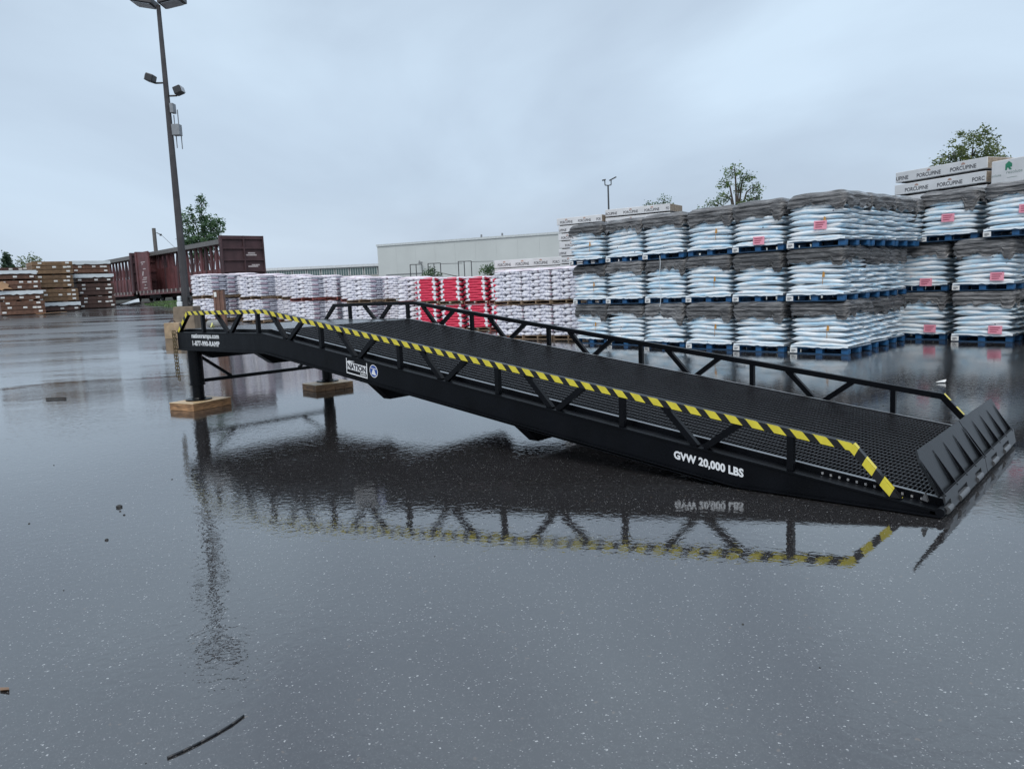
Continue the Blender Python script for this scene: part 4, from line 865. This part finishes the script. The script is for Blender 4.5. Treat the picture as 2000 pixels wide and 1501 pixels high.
# right: two on view above the right-hand stack
dR = Vector((2.36, -1.12, 0))
for i in range(14):
    hR = 0.30; z = 4.385 - 0.33 * (14 - i) - 0.02
    if i == 0: continue
    bundle((5.83 + (0.0 if i != 12 else -0.02), 17.52, z), dR, 2.6, hR, 1.2, 'white PORCUPINE-printed lumber bundle, %s in the right pile' % ('', 'lowest', 'second up', 'third up', 'fourth up', 'fifth up', 'sixth up', 'seventh up', 'eighth up', 'ninth up', 'tenth up', 'third from top', 'second from top', 'topmost')[i], 'wrapped lumber bundles, right pile', shift=(0.42 if i == 13 else 0.75 if i == 12 else 0.2), letters=i > 10, pitch=0.96, tw=0.7)
def build_resolute():
    o = Vector((8.3, 16.22, 3.6)); d = Vector((0.87, -0.5, 0)).normalized()
    mg = mat('emblem_green', (0.02, 0.2, 0.11), 0.5); mgw = mat('logo_grey', (0.3, 0.36, 0.34), 0.5)
    for i, z in enumerate((0.02, 0.62, 1.22, 1.82, 2.42, 3.02, 3.60)):
        lb = 'tall white lumber bundle with a green house emblem at the right edge' if i == 6 else 'white lumber bundle under the green-emblem one, %s' % LB[i]
        t = thing('lumber_bundle', lb, 'lumber bundle', (o.x, o.y, z), atan2(d.y, d.x), 'wrapped lumber bundles, far right pile')
        b = MB(); b.box(0, 2.4, 0, 1.2, 0.02, 0.57); w = b.build('wrap', mwrap, t, bevel=0.015)
        s = MB()
        for q in (0.2, 1.2, 2.1): s.box(q, q + 0.08, 0.03, 1.1, 0, 0.018)
        s.build('sticker', mdk, t)
        if i == 6:
            for u in (0.36, 1.02, 1.68):
                # little house with an open side
                em = MB(); tx = MB(); sm = MB()
                put_poly(em, [(0, 0), (0, 0.14), (0.085, 0.2), (0.17, 0.14), (0.17, 0.06), (0.12, 0.06), (0.17, 0), (0.11, 0), (0.075, 0.05), (0.045, 0.05), (0.045, 0)], (u, -0.003, 0.32), (1, 0, 0), (0, 0, 1))
                put_text(tx, 'resolute', (u + 0.03, -0.003, 0.235), (1, 0, 0), (0, 0, 1), 0.4, 0.07, 0.01)
                sm.box(u + 0.05, u + 0.3, -0.003, -0.002, 0.14, 0.15)
                em.build('emblem', mg, w); tx.build('lettering', mgw, w); sm.build('small_print', mgw, w)
            tx = MB(); put_text(tx, 'solute', (0.02, -0.003, 0.2), (1, 0, 0), (0, 0, 1), 0.24, 0.06, 0.01)
            tx.build('lettering', mgw, w)
build_resolute()
for i in range(8):
    bundle((-10.3, 18.85, 0.02 + i * 0.355), (2.6, 0.65, 0), 3.1, 0.35, 1.1, 'white PORCUPINE-printed lumber bundle lying behind the near cement trio' if i == 7 else 'wrapped lumber bundle hidden behind the red sacks, %s' % LB[i], 'wrapped lumber bundles behind the cement sacks', shift=-0.05, letters=i > 5, pitch=0.85, tw=0.62)

# ------------------------------------------------------------------ small things near the pole
def small_blocks():
    mcon = mat('block_concrete', (0.34, 0.25, 0.16), 0.8, 0.25, 5, bump=0.3, bscale=30)
    z = gz(-15.2, 7.0); a = radians(38)
    t = thing('concrete_block', 'small tan concrete block with a lifting loop left of the pole', 'concrete block', (-15.25, 7.05, z), a)
    b = MB(); b.box(-0.28, 0.28, 0, 0.5, 0, 0.56); b.build('block', mcon, t, bevel=0.02)
    l_ = MB(); l_.path([Vector((-0.1 + 0.1 * cos(k * pi / 8) + 0.05, 0.2, 0.55 + 0.09 * sin(k * pi / 8))) for k in range(9)], 0.018); l_.build('lifting_loop', mat('rusty_steel', (0.05, 0.03, 0.025), 0.7), t)
    s_ = MB(); s_.box(-0.284, -0.281, 0.02, 0.48, 0.02, 0.53); s_.build('painted_side', mat('red_paint', (0.3, 0.07, 0.05), 0.6), t)
    z = gz(-15.45, 8.8)
    t = thing('weight_block', 'rounded grey concrete weight on a brown timber pad beside the pole', 'concrete block', (-15.45, 8.8, z), radians(35))
    b = MB(); b.box(-0.3, 0.3, -0.15, 0.25, 0.28, 0.55); b.build('weight', mat('grey_concrete', (0.24, 0.25, 0.25), 0.8, 0.15), t, bevel=0.1)
    b = MB(); b.box(-0.25, 0.35, -0.2, 0.25, 0, 0.275); b.build('timber_pad', mat('wet_timber', (0.12, 0.075, 0.045), 0.7, 0.3), t)
    z = gz(-16.2, 9.45)
    t = thing('board_bundle', 'upright bundle of brown boards with a white tag beside the light pole', 'board bundle', (-16.2, 9.45, z), radians(40))
    for i in range(5):
        b = MB(); b.box(-0.19 + i * 0.078, -0.19 + i * 0.078 + 0.07, -0.05 + 0.02 * (i % 2), 0.15, 0, 1.62); b.build('board', mat('board_brown', (0.14, 0.075, 0.055), 0.7, 0.25, 5, rnd=0.3), t)
    c = MB(); c.box(-0.2, 0.2, -0.06, 0.16, 1.622, 1.65); c.build('cap', mat('cap_dark', (0.06, 0.03, 0.025), 0.7), t)
    c = MB(); c.box(-0.16, -0.06, -0.062, -0.058, 1.38, 1.56); c.build('tag', mcard, t)
small_blocks()

# ------------------------------------------------------------------ the loading ramp
mblack = mat('ramp_black', (0.003, 0.0035, 0.005), 0.33, 0.3, 3, spec=0.16, wear=(1, 1, 0.5))
mplate = mat('ramp_plate', (0.02, 0.022, 0.025), 0.22, 0.3, 2.5, bump=0.05, bscale=30); medge = mat('edge_sky_glint', (0.3, 0.31, 0.32), 0.28, 0.2, 5, metal=0.7)
mbar = mat('grating_steel', (0.005, 0.005, 0.006), 0.3, 0.2, 5); mtxt = mat('decal_white', (0.72, 0.74, 0.76), 0.4, 0.03)
mlip = mat('lip_plate_grey', (0.006, 0.0075, 0.009), 0.38, 0.5, 6, bump=0.08, spec=0.35, bscale=40); mhinge = mat('hinge_grey', (0.07, 0.073, 0.077), 0.3, 0.2, 5)
def tape_material():
    m = bpy.data.materials.new('hazard_tape'); m.use_nodes = True; n = m.node_tree.nodes; l = m.node_tree.links; b = n['Principled BSDF']
    u = n.new('ShaderNodeUVMap'); u.uv_map = 'UVMap'; s = n.new('ShaderNodeSeparateXYZ'); l.new(u.outputs[0], s.inputs[0])
    a = n.new('ShaderNodeMath'); a.operation = 'FRACT'; l.new(s.outputs[0], a.inputs[0])
    c = n.new('ShaderNodeMath'); c.operation = 'LESS_THAN'; c.inputs[1].default_value = 0.56; l.new(a.outputs[0], c.inputs[0])
    x = n.new('ShaderNodeTexNoise'); x.inputs['Scale'].default_value = 12; t = n.new('ShaderNodeTexCoord'); l.new(t.outputs['Object'], x.inputs[0])
    y = n.new('ShaderNodeMix'); y.data_type = 'RGBA'; l.new(x.outputs[0], y.inputs[0]); y.inputs[6].default_value = (0.5, 0.42, 0.03, 1); y.inputs[7].default_value = (0.78, 0.68, 0.07, 1)
    z = n.new('ShaderNodeMix'); z.data_type = 'RGBA'; l.new(c.outputs[0], z.inputs[0]); z.inputs[6].default_value = (0.008, 0.008, 0.009, 1); l.new(y.outputs[2], z.inputs[7])
    l.new(z.outputs[2], b.inputs['Base Color']); b.inputs['Roughness'].default_value = 0.35
    return m
RH, L1, LI, H0, RD_, DB, WR = 1.198, 2.502, 8.291, 0.048, 0.329, 0.252, 2.8
LT = L1 + LI; SL = (H0 - RH) / LI
def ztop(x): return RH if x <= L1 else RH + SL * (x - L1)
def build_ramp():
    t = thing('loading_ramp', 'long black steel loading ramp with a yellow-striped handrail across the wet yard', 'loading ramp')
    xb = 9.43
    for far in (0, 1):
        f0 = (lambda y: y) if not far else (lambda y: WR - y)
        b = MB(); ya, yb = sorted((f0(0.0), f0(0.012)))
        poly = [(0, RH), (L1, RH), (LT, H0), (LT, 0.013), (xb, 0.013), (L1 + 0.02, RH - DB), (0, RH - DB)]
        b.prism(poly[::-1], ya, yb)
        def flange(pts, th, y0, y1):
            a_, c_ = sorted((f0(y0), f0(y1)))
            for (x0, z0), (x1, z1) in zip(pts, pts[1:]): b.prism([(x0, z0 - th), (x0, z0), (x1, z1), (x1, z1 - th)][::-1], a_, c_)
        flange([(0, RH + 0.006), (L1, RH + 0.006), (LT, H0 + 0.006)], 0.013, -0.014, 0.13)
        flange([(0, RH - DB + 0.004), (L1 + 0.02, RH - DB + 0.004), (xb - 0.1, 0.032), (LT, 0.024)], 0.014, -0.022, 0.13)
        flange([(0, RH - DB - 0.012), (L1 + 0.02, RH - DB - 0.012), (xb - 0.3, 0.028)], 0.008, -0.016, 0.12)
        b.build('side_beam', mat('beam_black', (0.0028, 0.0034, 0.005), 0.4, 0.4, 3, spec=0.14, wear=(1.2, 1, 0.5)), t)
        # raised deck edge strip
        e = MB(); y0, y1 = sorted((f0(0.135), f0(0.16)))
        pts = [(0.02, RH + 0.05), (L1, RH + 0.05), (LT - 0.02, H0 + 0.055)]
        for (x0, z0), (x1, z1) in zip(pts, pts[1:]): e.prism([(x0, z0 - 0.06), (x0, z0), (x1, z1), (x1, z1 - 0.06)][::-1], y0, y1)
        es = e.build('edge_strip', mblack, t)
        e = MB()
        for (x0, z0), (x1, z1) in zip(pts, pts[1:]): e.prism([(x0, z0 + 0.0005), (x0, z0 + 0.004), (x1, z1 + 0.004), (x1, z1 + 0.0005)][::-1], y0 - 0.002, y1 + 0.002)
        e.build('edge_highlight', medge, es)  # sky glint along the strip's top edge, put in as a pale metal sliver
        if not far:
            s = MB(); s.obox((0, 0, 0), (0.014, 0, -0.002), (0, -0.012, 0), (0.0, 0, 0.016)); sm_ = s.mesh('bar_end_stud', mat('bright_stud', (0.5, 0.5, 0.5), 0.25, metal=0.5)); x = 9.95
            while x < LT - 0.12: link('bar_end_stud', sm_, t, (x, 0.128, ztop(x) + 0.012)); x += 0.062
    p = MB(); p.box(0.0, L1 - 0.02, 0.165, WR - 0.165, RH + 0.03, RH + 0.046); p.build('platform_plate', mplate, t)
    q = MB(); q.box(-0.012, -0.001, 0.02, WR - 0.02, RH - DB, RH + 0.04); q.build('end_plate', mblack, t)
    # steel grating on the incline
    g = MB(); nrod = 25
    for i in range(nrod):
        y = 0.2 + i * (WR - 0.4) / (nrod - 1); g.bar((L1, y, RH + 0.041), (LT - 0.03, y, H0 + 0.046), 0.009, 0.009)
    gr = g.build('grating', mat('grating_rod', (0.03, 0.03, 0.034), 0.35, 0.2, 5), t)
    bm = MB(); bm.box(-0.0028, 0.0028, 0.165, WR - 0.165, -0.030, 0.0); bme = bm.mesh('bearing_bar', mbar)
    nb = 275; st = (LI - 0.05) / nb
    for i in range(nb):
        x = L1 + 0.015 + i * st
        link('bearing_bar', bme, gr, (x, 0, ztop(x) + 0.043))
    # cross beams
    for xc, drop in ((0.3, 0.17), (2.05, 0.2), (4.6, 0.27), (6.93, 0.24), (8.6, 0.0)):
        zb = (ztop(xc) - DB); zt = ztop(xc) - 0.03; dz = zb - drop
        c = MB(); poly = [(0.02, zt), (0.02, zb + 0.01), (0.05, zb + 0.01), (0.36, dz), (WR - 0.36, dz), (WR - 0.05, zb + 0.01), (WR - 0.02, zb + 0.01), (WR - 0.02, zt)]
        c.prismx(poly, xc - 0.06, xc + 0.06); c.build('cross_beam', mblack, t)
    # under-deck joists and pan: it is dark below the grating
    for y in (0.75, 1.4, 2.05):
        j = MB(); j.prism([(L1, RH - 0.14), (L1, RH + 0.003), (LT - 0.4, ztop(LT - 0.4) + 0.003), (LT - 0.4, 0.02), (9.6, 0.02)][::-1], y - 0.02, y + 0.02); j.build('joist', mblack, t)
    # legs
    for y in (0.17, WR - 0.17):
        l_ = MB(); l_.tube((0.17, y, 0.36), (0.17, y, RH - DB - 0.01), 0.108, n=20); lg = l_.build('support_leg', mblack, t, smooth=False)
        l_ = MB(); l_.tube((0.17, y, 0.14), (0.17, y, 0.42), 0.09, n=20); l_.tube((0.17, y, 0.36), (0.17, y, 0.385), 0.118, n=20); l_.build('inner_tube', mblack, lg)
        l_ = MB(); l_.tube((0.17, y, 0.121), (0.17, y, 0.138), 0.2, n=24); l_.tube((0.17, y, 0.138), (0.17, y, 0.165), 0.115, 0.1, n=20); l_.build('foot_plate', mblack, lg)
        l_ = MB(); l_.box(0.02, 0.34, y - 0.13, y + 0.13, RH - DB - 0.03, RH - DB - 0.013); l_.build('mounting_plate', mblack, lg)
    c = MB(); c.bar((0.17, 0.27, 0.42), (0.17, WR - 0.27, 0.42), 0.055, 0.055, (1, 0, 0)); c.build('cross_brace', mblack, t)
    for y0, y1 in ((0.26, 0.75), (WR - 0.26, WR - 0.75)):
        c = MB(); c.bar((0.17, y0, 0.80), (0.17, y1, 0.44), 0.045, 0.045, (1, 0, 0)); c.build('knee_brace', mblack, t)
    # handrails
    mt = tape_material()
    for far in (0, 1):
        yc = 0.035 if not far else WR - 0.035; sgn = -1 if not far else 1
        w = 0.056
        pts = [(0.02, RH + 0.008), (0.36, RH + RD_ - w / 2), (L1 + 0.0, RH + RD_ - w / 2), (10.2, ztop(10.2) + RD_ - w / 2), (10.5, ztop(10.5) + 0.01)]
        # mitred square tube
        r = MB(); nrm = []
        P_ = [Vector((a, 0, c)) for a, c in pts]; ring = []
        for i, p_ in enumerate(P_):
            d0 = (P_[i] - P_[i - 1]).normalized() if i else (P_[1] - P_[0]).normalized(); d1 = (P_[i + 1] - P_[i]).normalized() if i < len(P_) - 1 else d0
            n0 = Vector((-d0.z, 0, d0.x)); n1 = Vector((-d1.z, 0, d1.x)); nn = (n0 + n1).normalized(); nn = nn / max(0.3, nn.dot(n0))
            if i == 0: nn = Vector((-1.0, 0, 0.0)) * 1.1
            if i == len(P_) - 1: nn = Vector((1.0, 0, 0.0)) * 1.25
            ring.append((p_, nn))
            for sy, sn in ((-1, -1), (1, -1), (1, 1), (-1, 1)): r.v.append(tuple(p_ + nn * sn * w / 2 + Vector((0, yc + sy * w / 2, 0))))
        for i in range(len(P_) - 1):
            for k in range(4): r.f.append((i * 4 + k, i * 4 + (k + 1) % 4, i * 4 + 4 + (k + 1) % 4, i * 4 + 4 + k)); r.m.append(0)
        r.f += [(3, 2, 1, 0), tuple(len(r.v) - 4 + k for k in range(4))]; r.m += [0, 0]
        hr = r.build('handrail', mblack, t)
        # striped tape: front face and a strip of the top face
        vs = []; fs = []; uvs = []
        s_ = 0.0; per_ = 0.178
        segs = range(len(P_) - 1) if not far else (len(P_) - 2,)
        for i in segs:
            (pa, na), (pb, nb_) = ring[i], ring[i + 1]; ln = (pb - pa).length; dirv = (pb - pa) / ln
            steep = abs(dirv.z) > 0.4
            yo = yc + sgn * (w / 2 + 0.0015)
            def add_quad(c4, u4):
                o_ = len(vs); vs.extend(c4); fs.append((o_, o_ + 1, o_ + 2, o_ + 3)); uvs.extend(u4)
            k0 = 0.46 if dirv.z > -0.4 else 0.3
            if i == 0: k0 = -0.25
            ua, ub = s_ / per_, (s_ + ln) / per_; sk = k0 * (0.065 / 0.178) / 0.46 * 0.95
            fa = lambda sn, y, c=pa, n_=na: c + n_ * sn * w / 2 + Vector((0, y, 0)); fb = lambda sn, y, c=pb, n_=nb_: c + n_ * sn * w / 2 + Vector((0, y, 0))
            off = lambda p: p.dot(dirv) - pa.dot(dirv)
            def uvof(p, v): return ((s_ + off(p)) / per_ + (0.36 * (1 if k0 > 0 else -1) if not steep else (0.12 if i else -0.1)) * v, v)
            q4 = [fa(-1, yo), fb(-1, yo), fb(1, yo), fa(1, yo)]
            add_quad(q4, [uvof(q4[0], 0), uvof(q4[1], 0), uvof(q4[2], 1), uvof(q4[3], 1)])
            lift = 1 + 0.003 / w; yi = yc + sgn * w * (0.36 if not steep else -0.3)
            q4 = [fa(lift, yo), fb(lift, yo), fb(lift, yi), fa(lift, yi)]
            add_quad(q4, [uvof(q4[0], 1), uvof(q4[1], 1), uvof(q4[2], 1.3), uvof(q4[3], 1.3)])
            s_ += ln
        me = bpy.data.meshes.new('hazard_tape'); me.from_pydata([tuple(v) for v in vs], [], fs); me.materials.append(mt); lay = me.uv_layers.new(name='UVMap')
        for k, u_ in enumerate(uvs): lay.data[k].uv = u_
        link('hazard_tape', me, hr)
        # posts and V braces
        pw = 0.05
        def zr(x): return (RH + RD_ - w) if x <= L1 else (ztop(x) + RD_ - w)
        for x in (0.80, 2.34, 3.79, 5.27, 6.76, 8.24, 9.75):
            m_ = MB(); lean = 0.0 if x < L1 else 0.02; m_.bar((x + (0.0), yc, ztop(x) + 0.006), (x + lean * 0, yc, zr(x) + 0.004), pw, pw, (0, 1, 0)); m_.build('rail_post', mblack, t)
        for x in (1.56, 3.05, 4.5, 5.98, 7.48, 9.0):
            for s2 in (-1, 1):
                m_ = MB(); xt = x + s2 * 0.35; m_.bar((x + s2 * 0.035, yc, ztop(x) + 0.004), (xt, yc, zr(xt) + 0.012), pw - 0.004, pw + 0.004, (0, 1, 0)); m_.build('diagonal_brace', mblack, t)
    # lettering and badges on the near beam
    yd = -0.0018
    d = MB(); put_text(d, 'nationramps.com', (0.468, yd, 1.098), (1, 0, -0.004), (0, 0, 1), 0.83, 0.092, 0.036, spacing=1.02); d.build('web_address', mtxt, t)
    d = MB(); put_text(d, '1-877-990-RAMP', (0.478, yd, 1.0), (1, 0, -0.004), (0, 0, 1), 0.82, 0.08, 0.036, spacing=1.04); d.build('phone_number', mtxt, t)
    d = MB(); put_text(d, 'GVW 20,000 LBS', (8.765, yd, 0.172), (1, 0, SL), (0.0, 0, 1), 0.625, 0.084, 0.042, spacing=1.02); d.build('weight_limit', mtxt, t)
    right = Vector((1, 0, SL)).normalized(); up = Vector((-SL * 0.3, 0, 1)).normalized(); o = Vector((4.31, yd, 0.735)); w_, h_ = 0.40, 0.185
    bd = MB()
    def rect(x0, x1, z0, z1, mi, dy=0.0): put_poly(bd, [(x0, z0), (x1, z0), (x1, z1), (x0, z1)], o + Vector((0, dy, 0)), right, up, mi)
    rect(0, w_, 0, 0.014, 0); rect(0, 0.012, 0.0141, h_, 0); rect(w_ - 0.012, w_, 0.0141, h_, 0); rect(0.0121, w_ - 0.0121, 0.055, 0.142, 0)
    put_poly(bd, [(0.0121, 0.1421), (0.07, 0.1421), (0.17, 0.165), (0.05, 0.16)], o, right, up, 0)
    put_text(bd, 'NATION', o + Vector((0, -0.0012, 0)) + right * 0.02 + up * 0.062, right, up, w_ - 0.04, 0.072, 0.05, 1)
    put_text(bd, 'RAMPS', o + Vector((0, -0.0012, 0)) + right * 0.27 + up * 0.022, right, up, 0.1, 0.024, 0.03, 0)
    bd.build('brand_plate', [mtxt, mlet], t)
    rb = MB(); oc = Vector((4.83, yd, 0.775)); put_poly(rb, circ(0, 0, 0.075, 28), oc, right, up, 0); put_poly(rb, circ(0, 0, 0.066, 28), oc + Vector((0, -0.001, 0)), right, up, 1)
    put_poly(rb, [(-0.04, -0.04), (0.045, -0.045), (0.014, 0.02), (-0.012, 0.02)], oc + Vector((0, -0.002, 0)), right, up, 0); put_poly(rb, [(-0.05, 0.026), (0.055, 0.026), (0.05, 0.034), (-0.05, 0.034)], oc + Vector((0, -0.002, 0)), right, up, 0)
    rb.build('round_badge', [mtxt, mat('badge_blue', (0.015, 0.06, 0.3), 0.4)], t)
    # hinged lip in two halves at the low end
    for k in range(2):
        y0, y1 = (0.02, 1.392) if k == 0 else (1.408, WR - 0.03)
        ch = 0.07 if k == 0 else 0.0
        m_ = MB(); zt, zb = 0.435, 0.15; xt, xb_ = 10.61, 10.775
        def X(z): return xt + (xb_ - xt) * (zt - z) / (zt - zb)
        c4 = [(X(zb), y0, zb), (X(zb), y1, zb), (X(zt), y1, zt), (X(zt), y0 + ch, zt), (X(zt - 0.07), y0, zt - 0.07)] if k == 0 else [(X(zb), y0, zb), (X(zb), y1, zb), (X(zt), y1, zt), (X(zt), y0, zt)]
        nn = Vector((zt - zb, 0, xb_ - xt)).normalized() * -0.016; q_ = len(c4)
        vs = [Vector(c) for c in c4] + [Vector(c) + nn for c in c4]
        m_.add(vs, [tuple(range(q_)), tuple(range(2 * q_ - 1, q_ - 1, -1))] + [(i, q_ + i, q_ + (i + 1) % q_, (i + 1) % q_) for i in range(q_)])
        lp = m_.build('lip_plate', mlip, t)
        ys = (0.04, 0.40, 0.72, 1.04, 1.37) if k == 0 else (1.43, 1.75, 2.07, 2.38, 2.70)
        for y in ys:
            r_ = MB(); zt2 = zt - 0.05
            r_.prism([(X(zt2) + 0.004, zt2), (X(zb) + 0.002, zb), (X(zb) + 0.035, zb - 0.0)][::-1], y - 0.007, y + 0.007); r_.build('gusset', mblack, lp)
        f_ = MB()    # toe strip with notches, in front of the gussets
        x0s, z0s, x1s, z1s = 10.80, 0.165, 10.825, 0.035
        def strip(ya, yb, ta, tb):
            pa = Vector((x0s + (x1s - x0s) * ta, ya, z0s + (z1s - z0s) * ta)); dv = Vector(((x1s - x0s) * (tb - ta), 0, (z1s - z0s) * (tb - ta))); f_.obox(pa, (0, yb - ya, 0), dv, Vector((-0.012, 0, -0.0055)))
        strip(y0, y1, 0, 0.42)
        notches = ((0.02, 0.16), (0.38, 0.68), (0.98, 1.2)) if k == 0 else ((1.62, 1.86), (2.15, 2.44))
        cur = y0
        for a_, c_ in notches:
            if a_ > cur + 0.01: strip(cur, a_, 0.4205, 1.0)
            cur = c_
            h_ = MB(); h_.tube((10.812, a_ + 0.02, 0.052), (10.812, c_ - 0.015, 0.052), 0.026, n=12); h_.tube((10.812, c_ - 0.015, 0.052), (10.812, c_ + 0.01, 0.052), 0.022, n=12); h_.build('hinge_barrel', mhinge, lp)
        strip(cur, y1, 0.4205, 1.0)
        f_.build('toe_strip', mat('toe_grey', (0.024, 0.026, 0.029), 0.3, 0.2, 6), lp)
        u_ = MB(); u_.obox((10.765, y0, 0.135), (0.03, 0, 0.03), (0, y1 - y0, 0), (0, 0, 0.012)); u_.build('toe_shelf', mblack, lp)
    n_ = MB(); n_.box(10.72, 10.795, 0.0, WR, 0.006, 0.045); n_.tube((10.785, -0.02, 0.045), (10.785, WR + 0.02, 0.045), 0.03, n=12); n_.build('hinge_bar', mblack, t)
    n_ = MB(); n_.prism([(10.66, H0 + 0.06), (10.7, H0 + 0.05), (10.68, H0 + 0.11)][::-1], 0.02, 0.06); n_.build('corner_lug', mhinge, t)
build_ramp()
def wood_pads():
    mply = mat('pad_wood', (0.3, 0.17, 0.085), 0.5, 0.45, 5, rnd=0.25, bump=0.1, bscale=20, ms=(1.5, 1.5, 9)); mplt = mat('pad_top', (0.55, 0.4, 0.23), 0.4, 0.25, 4, ms=(1, 7, 1))
    for i, (x, y, a, lb) in enumerate(((0.22, 0.17, radians(13), 'layered wooden pad under the nearer ramp leg'), (0.28, WR - 0.25, radians(-8), 'layered wooden pad under the farther ramp leg'))):
        t = thing('wooden_pad', lb, 'wooden pad', (x, y, 0.0), a, 'wooden pads under the ramp legs')
        hx, hy = 0.27, 0.37
        for k in range(4):
            w_ = 2 * hy / 4; b = MB(); b.box(-hx, hx, -hy + k * w_ + 0.002, -hy + (k + 1) * w_ - 0.002, 0.002, 0.058); b.build('plank', mply, t, bevel=0.003)
        for k in range(3):
            w_ = 2 * hx / 3; b = MB(); b.box(-hx + k * w_ + 0.001, -hx + (k + 1) * w_ - 0.001, -hy + 0.004, hy - 0.004, 0.060, 0.108); b.build('plank', mply, t, bevel=0.003)
        b = MB(); b.box(-hx - 0.004, hx + 0.004, -hy, hy, 0.1095, 0.12); b.build('plywood_top', mplt, t, bevel=0.002)
wood_pads()
def chains():
    mb = MB(); mch = mat('brass_chain', (0.11, 0.08, 0.035), 0.35, 0.5, 30, metal=0.4)
    def link_(c, d, side, r=0.019, h=0.035, tk=0.0072):
        d = Vector(d).normalized(); s = Vector(side); s = (s - d * s.dot(d)).normalized(); n = 10; pts = []
        for i in range(n): a = 2 * pi * i / n; pts.append(Vector(c) + d * h * sin(a) + s * r * cos(a))
        for i in range(n): mb.tube(pts[i], pts[(i + 1) % n], tk, n=5, caps=False)
    for off, zb, sw in ((-0.035, 0.50, 0.0), (0.055, 0.46, 0.03)):
        z = 1.2; k = 0
        while z > zb:
            link_((-0.05 + off * 0.6 + sw * (1.2 - z) * 0.4, -0.03 + 0.02 * off, z), (0.02, 0, -1), (1, 0.3, 0) if k % 2 else (-0.3, 1, 0)); z -= 0.056; k += 1
    o = mb.build('chain', mch, smooth=True); tag(o, 'brass-coloured safety chain hanging in two strands from the ramp end', 'chain')
    b = MB(); b.path([Vector((0.12 + 0.1 * cos(k * pi / 8), 0.45 + 0.02 * k, RH + 0.055 + 0.06 * sin(k * pi / 8))) for k in range(9)], 0.012, 6)
    o = b.build('strap_end', mat('pale_yellow_strap', (0.6, 0.58, 0.2), 0.5)); tag(o, 'pale yellow strap end curled on the ramp platform corner', 'strap')
chains()
def litter():
    mk_ = mat('rubber_black', (0.012, 0.013, 0.016), 0.35)
    b = MB(); pts = [Vector((9.2055, -4.556, 0.004)), Vector((9.2035, -4.5, 0.004)), Vector((9.1985, -4.43, 0.004)), Vector((9.193, -4.36, 0.004)), Vector((9.185, -4.29, 0.004)), Vector((9.173, -4.228, 0.004))]
    pts = [p_ + Vector((0.012 * (1 - ((k - 2.5) / 2.5) ** 2), -0.002, 0)) for k, p_ in enumerate(pts)]; b.path(pts, 0.0048, 6); o = b.build('rubber_strip', mk_, smooth=True); tag(o, 'thin curved black rubber strip lying on the asphalt in front', 'rubber strip')
    b = MB(); b.bar((-3.75, -0.78, 0.02), (-3.45, -0.55, 0.02), 0.03, 0.03, (0, 0, 1)); o = b.build('stick', mat('wet_stick', (0.03, 0.026, 0.024), 0.6)); tag(o, 'short dark stick on the wet ground at the left', 'stick')
    b = MB(); b.add([(8.06, -4.78, 0.004), (8.1, -4.79, 0.008), (8.135, -4.765, 0.012), (8.1, -4.755, 0.007)], [(0, 1, 2, 3)]); b.add([(8.06, -4.78, 0.001), (8.1, -4.79, 0.005), (8.135, -4.765, 0.009), (8.1, -4.755, 0.004)], [(3, 2, 1, 0)]); o = b.build('leaf', mat('dead_leaf', (0.2, 0.12, 0.07), 0.6)); tag(o, 'dead brown leaf on the asphalt at the left edge', 'leaf')
    b = MB(); b.add([(9.22, 6.98, 0.02), (9.33, 7.05, 0.02), (9.34, 7.08, 0.055), (9.28, 7.06, 0.035)], [(0, 1, 2, 3)]); b.add([(9.22, 7.0, 0.01), (9.33, 7.07, 0.01), (9.34, 7.1, 0.045), (9.28, 7.08, 0.025)], [(3, 2, 1, 0)]); o = b.build('paper_scrap', mcard); tag(o, 'white paper scrap on the wet ground beyond the far handrail', 'paper scrap')
    g = MB()
    def peb(x, y, s_):
        n = 7; o_ = len(g.v); vs = []
        for z, k in ((0.0, 1.0), (s_ * 0.5, 0.9), (s_ * 0.8, 0.4)):
            for i in range(n): a = 2 * pi * i / n; vs.append((x + s_ * k * cos(a) * R.uniform(0.7, 1.2), y + s_ * k * sin(a) * R.uniform(0.7, 1.2), z))
        g.add(vs, [(l * n + i, l * n + (i + 1) % n, l * n + n + (i + 1) % n, l * n + n + i) for l in (0, 1) for i in range(n)] + [tuple(range(2 * n, 3 * n))])
    peb(5.35, -3.17, 0.028); peb(6.2, -3.6, 0.014)
    for i in range(42):
        a = R.uniform(-0.62, 0.62); d = R.uniform(2.5, 15) ; x = CX + d * (-0.66 * cos(a) + 0.75 * sin(a)); y = CY + d * (0.75 * cos(a) + 0.66 * sin(a))
        if -0.3 < y < 3 and -0.5 < x < 11.2: continue
        peb(x, y, R.uniform(0.003, 0.008) * (0.5 + d / 9))
    o = g.build('grit', mat('wet_grit', (0.02, 0.019, 0.018), 0.5)); tag(o, 'scattered dark grit and pebbles on the wet asphalt', 'grit'); o['kind'] = 'stuff'
litter()
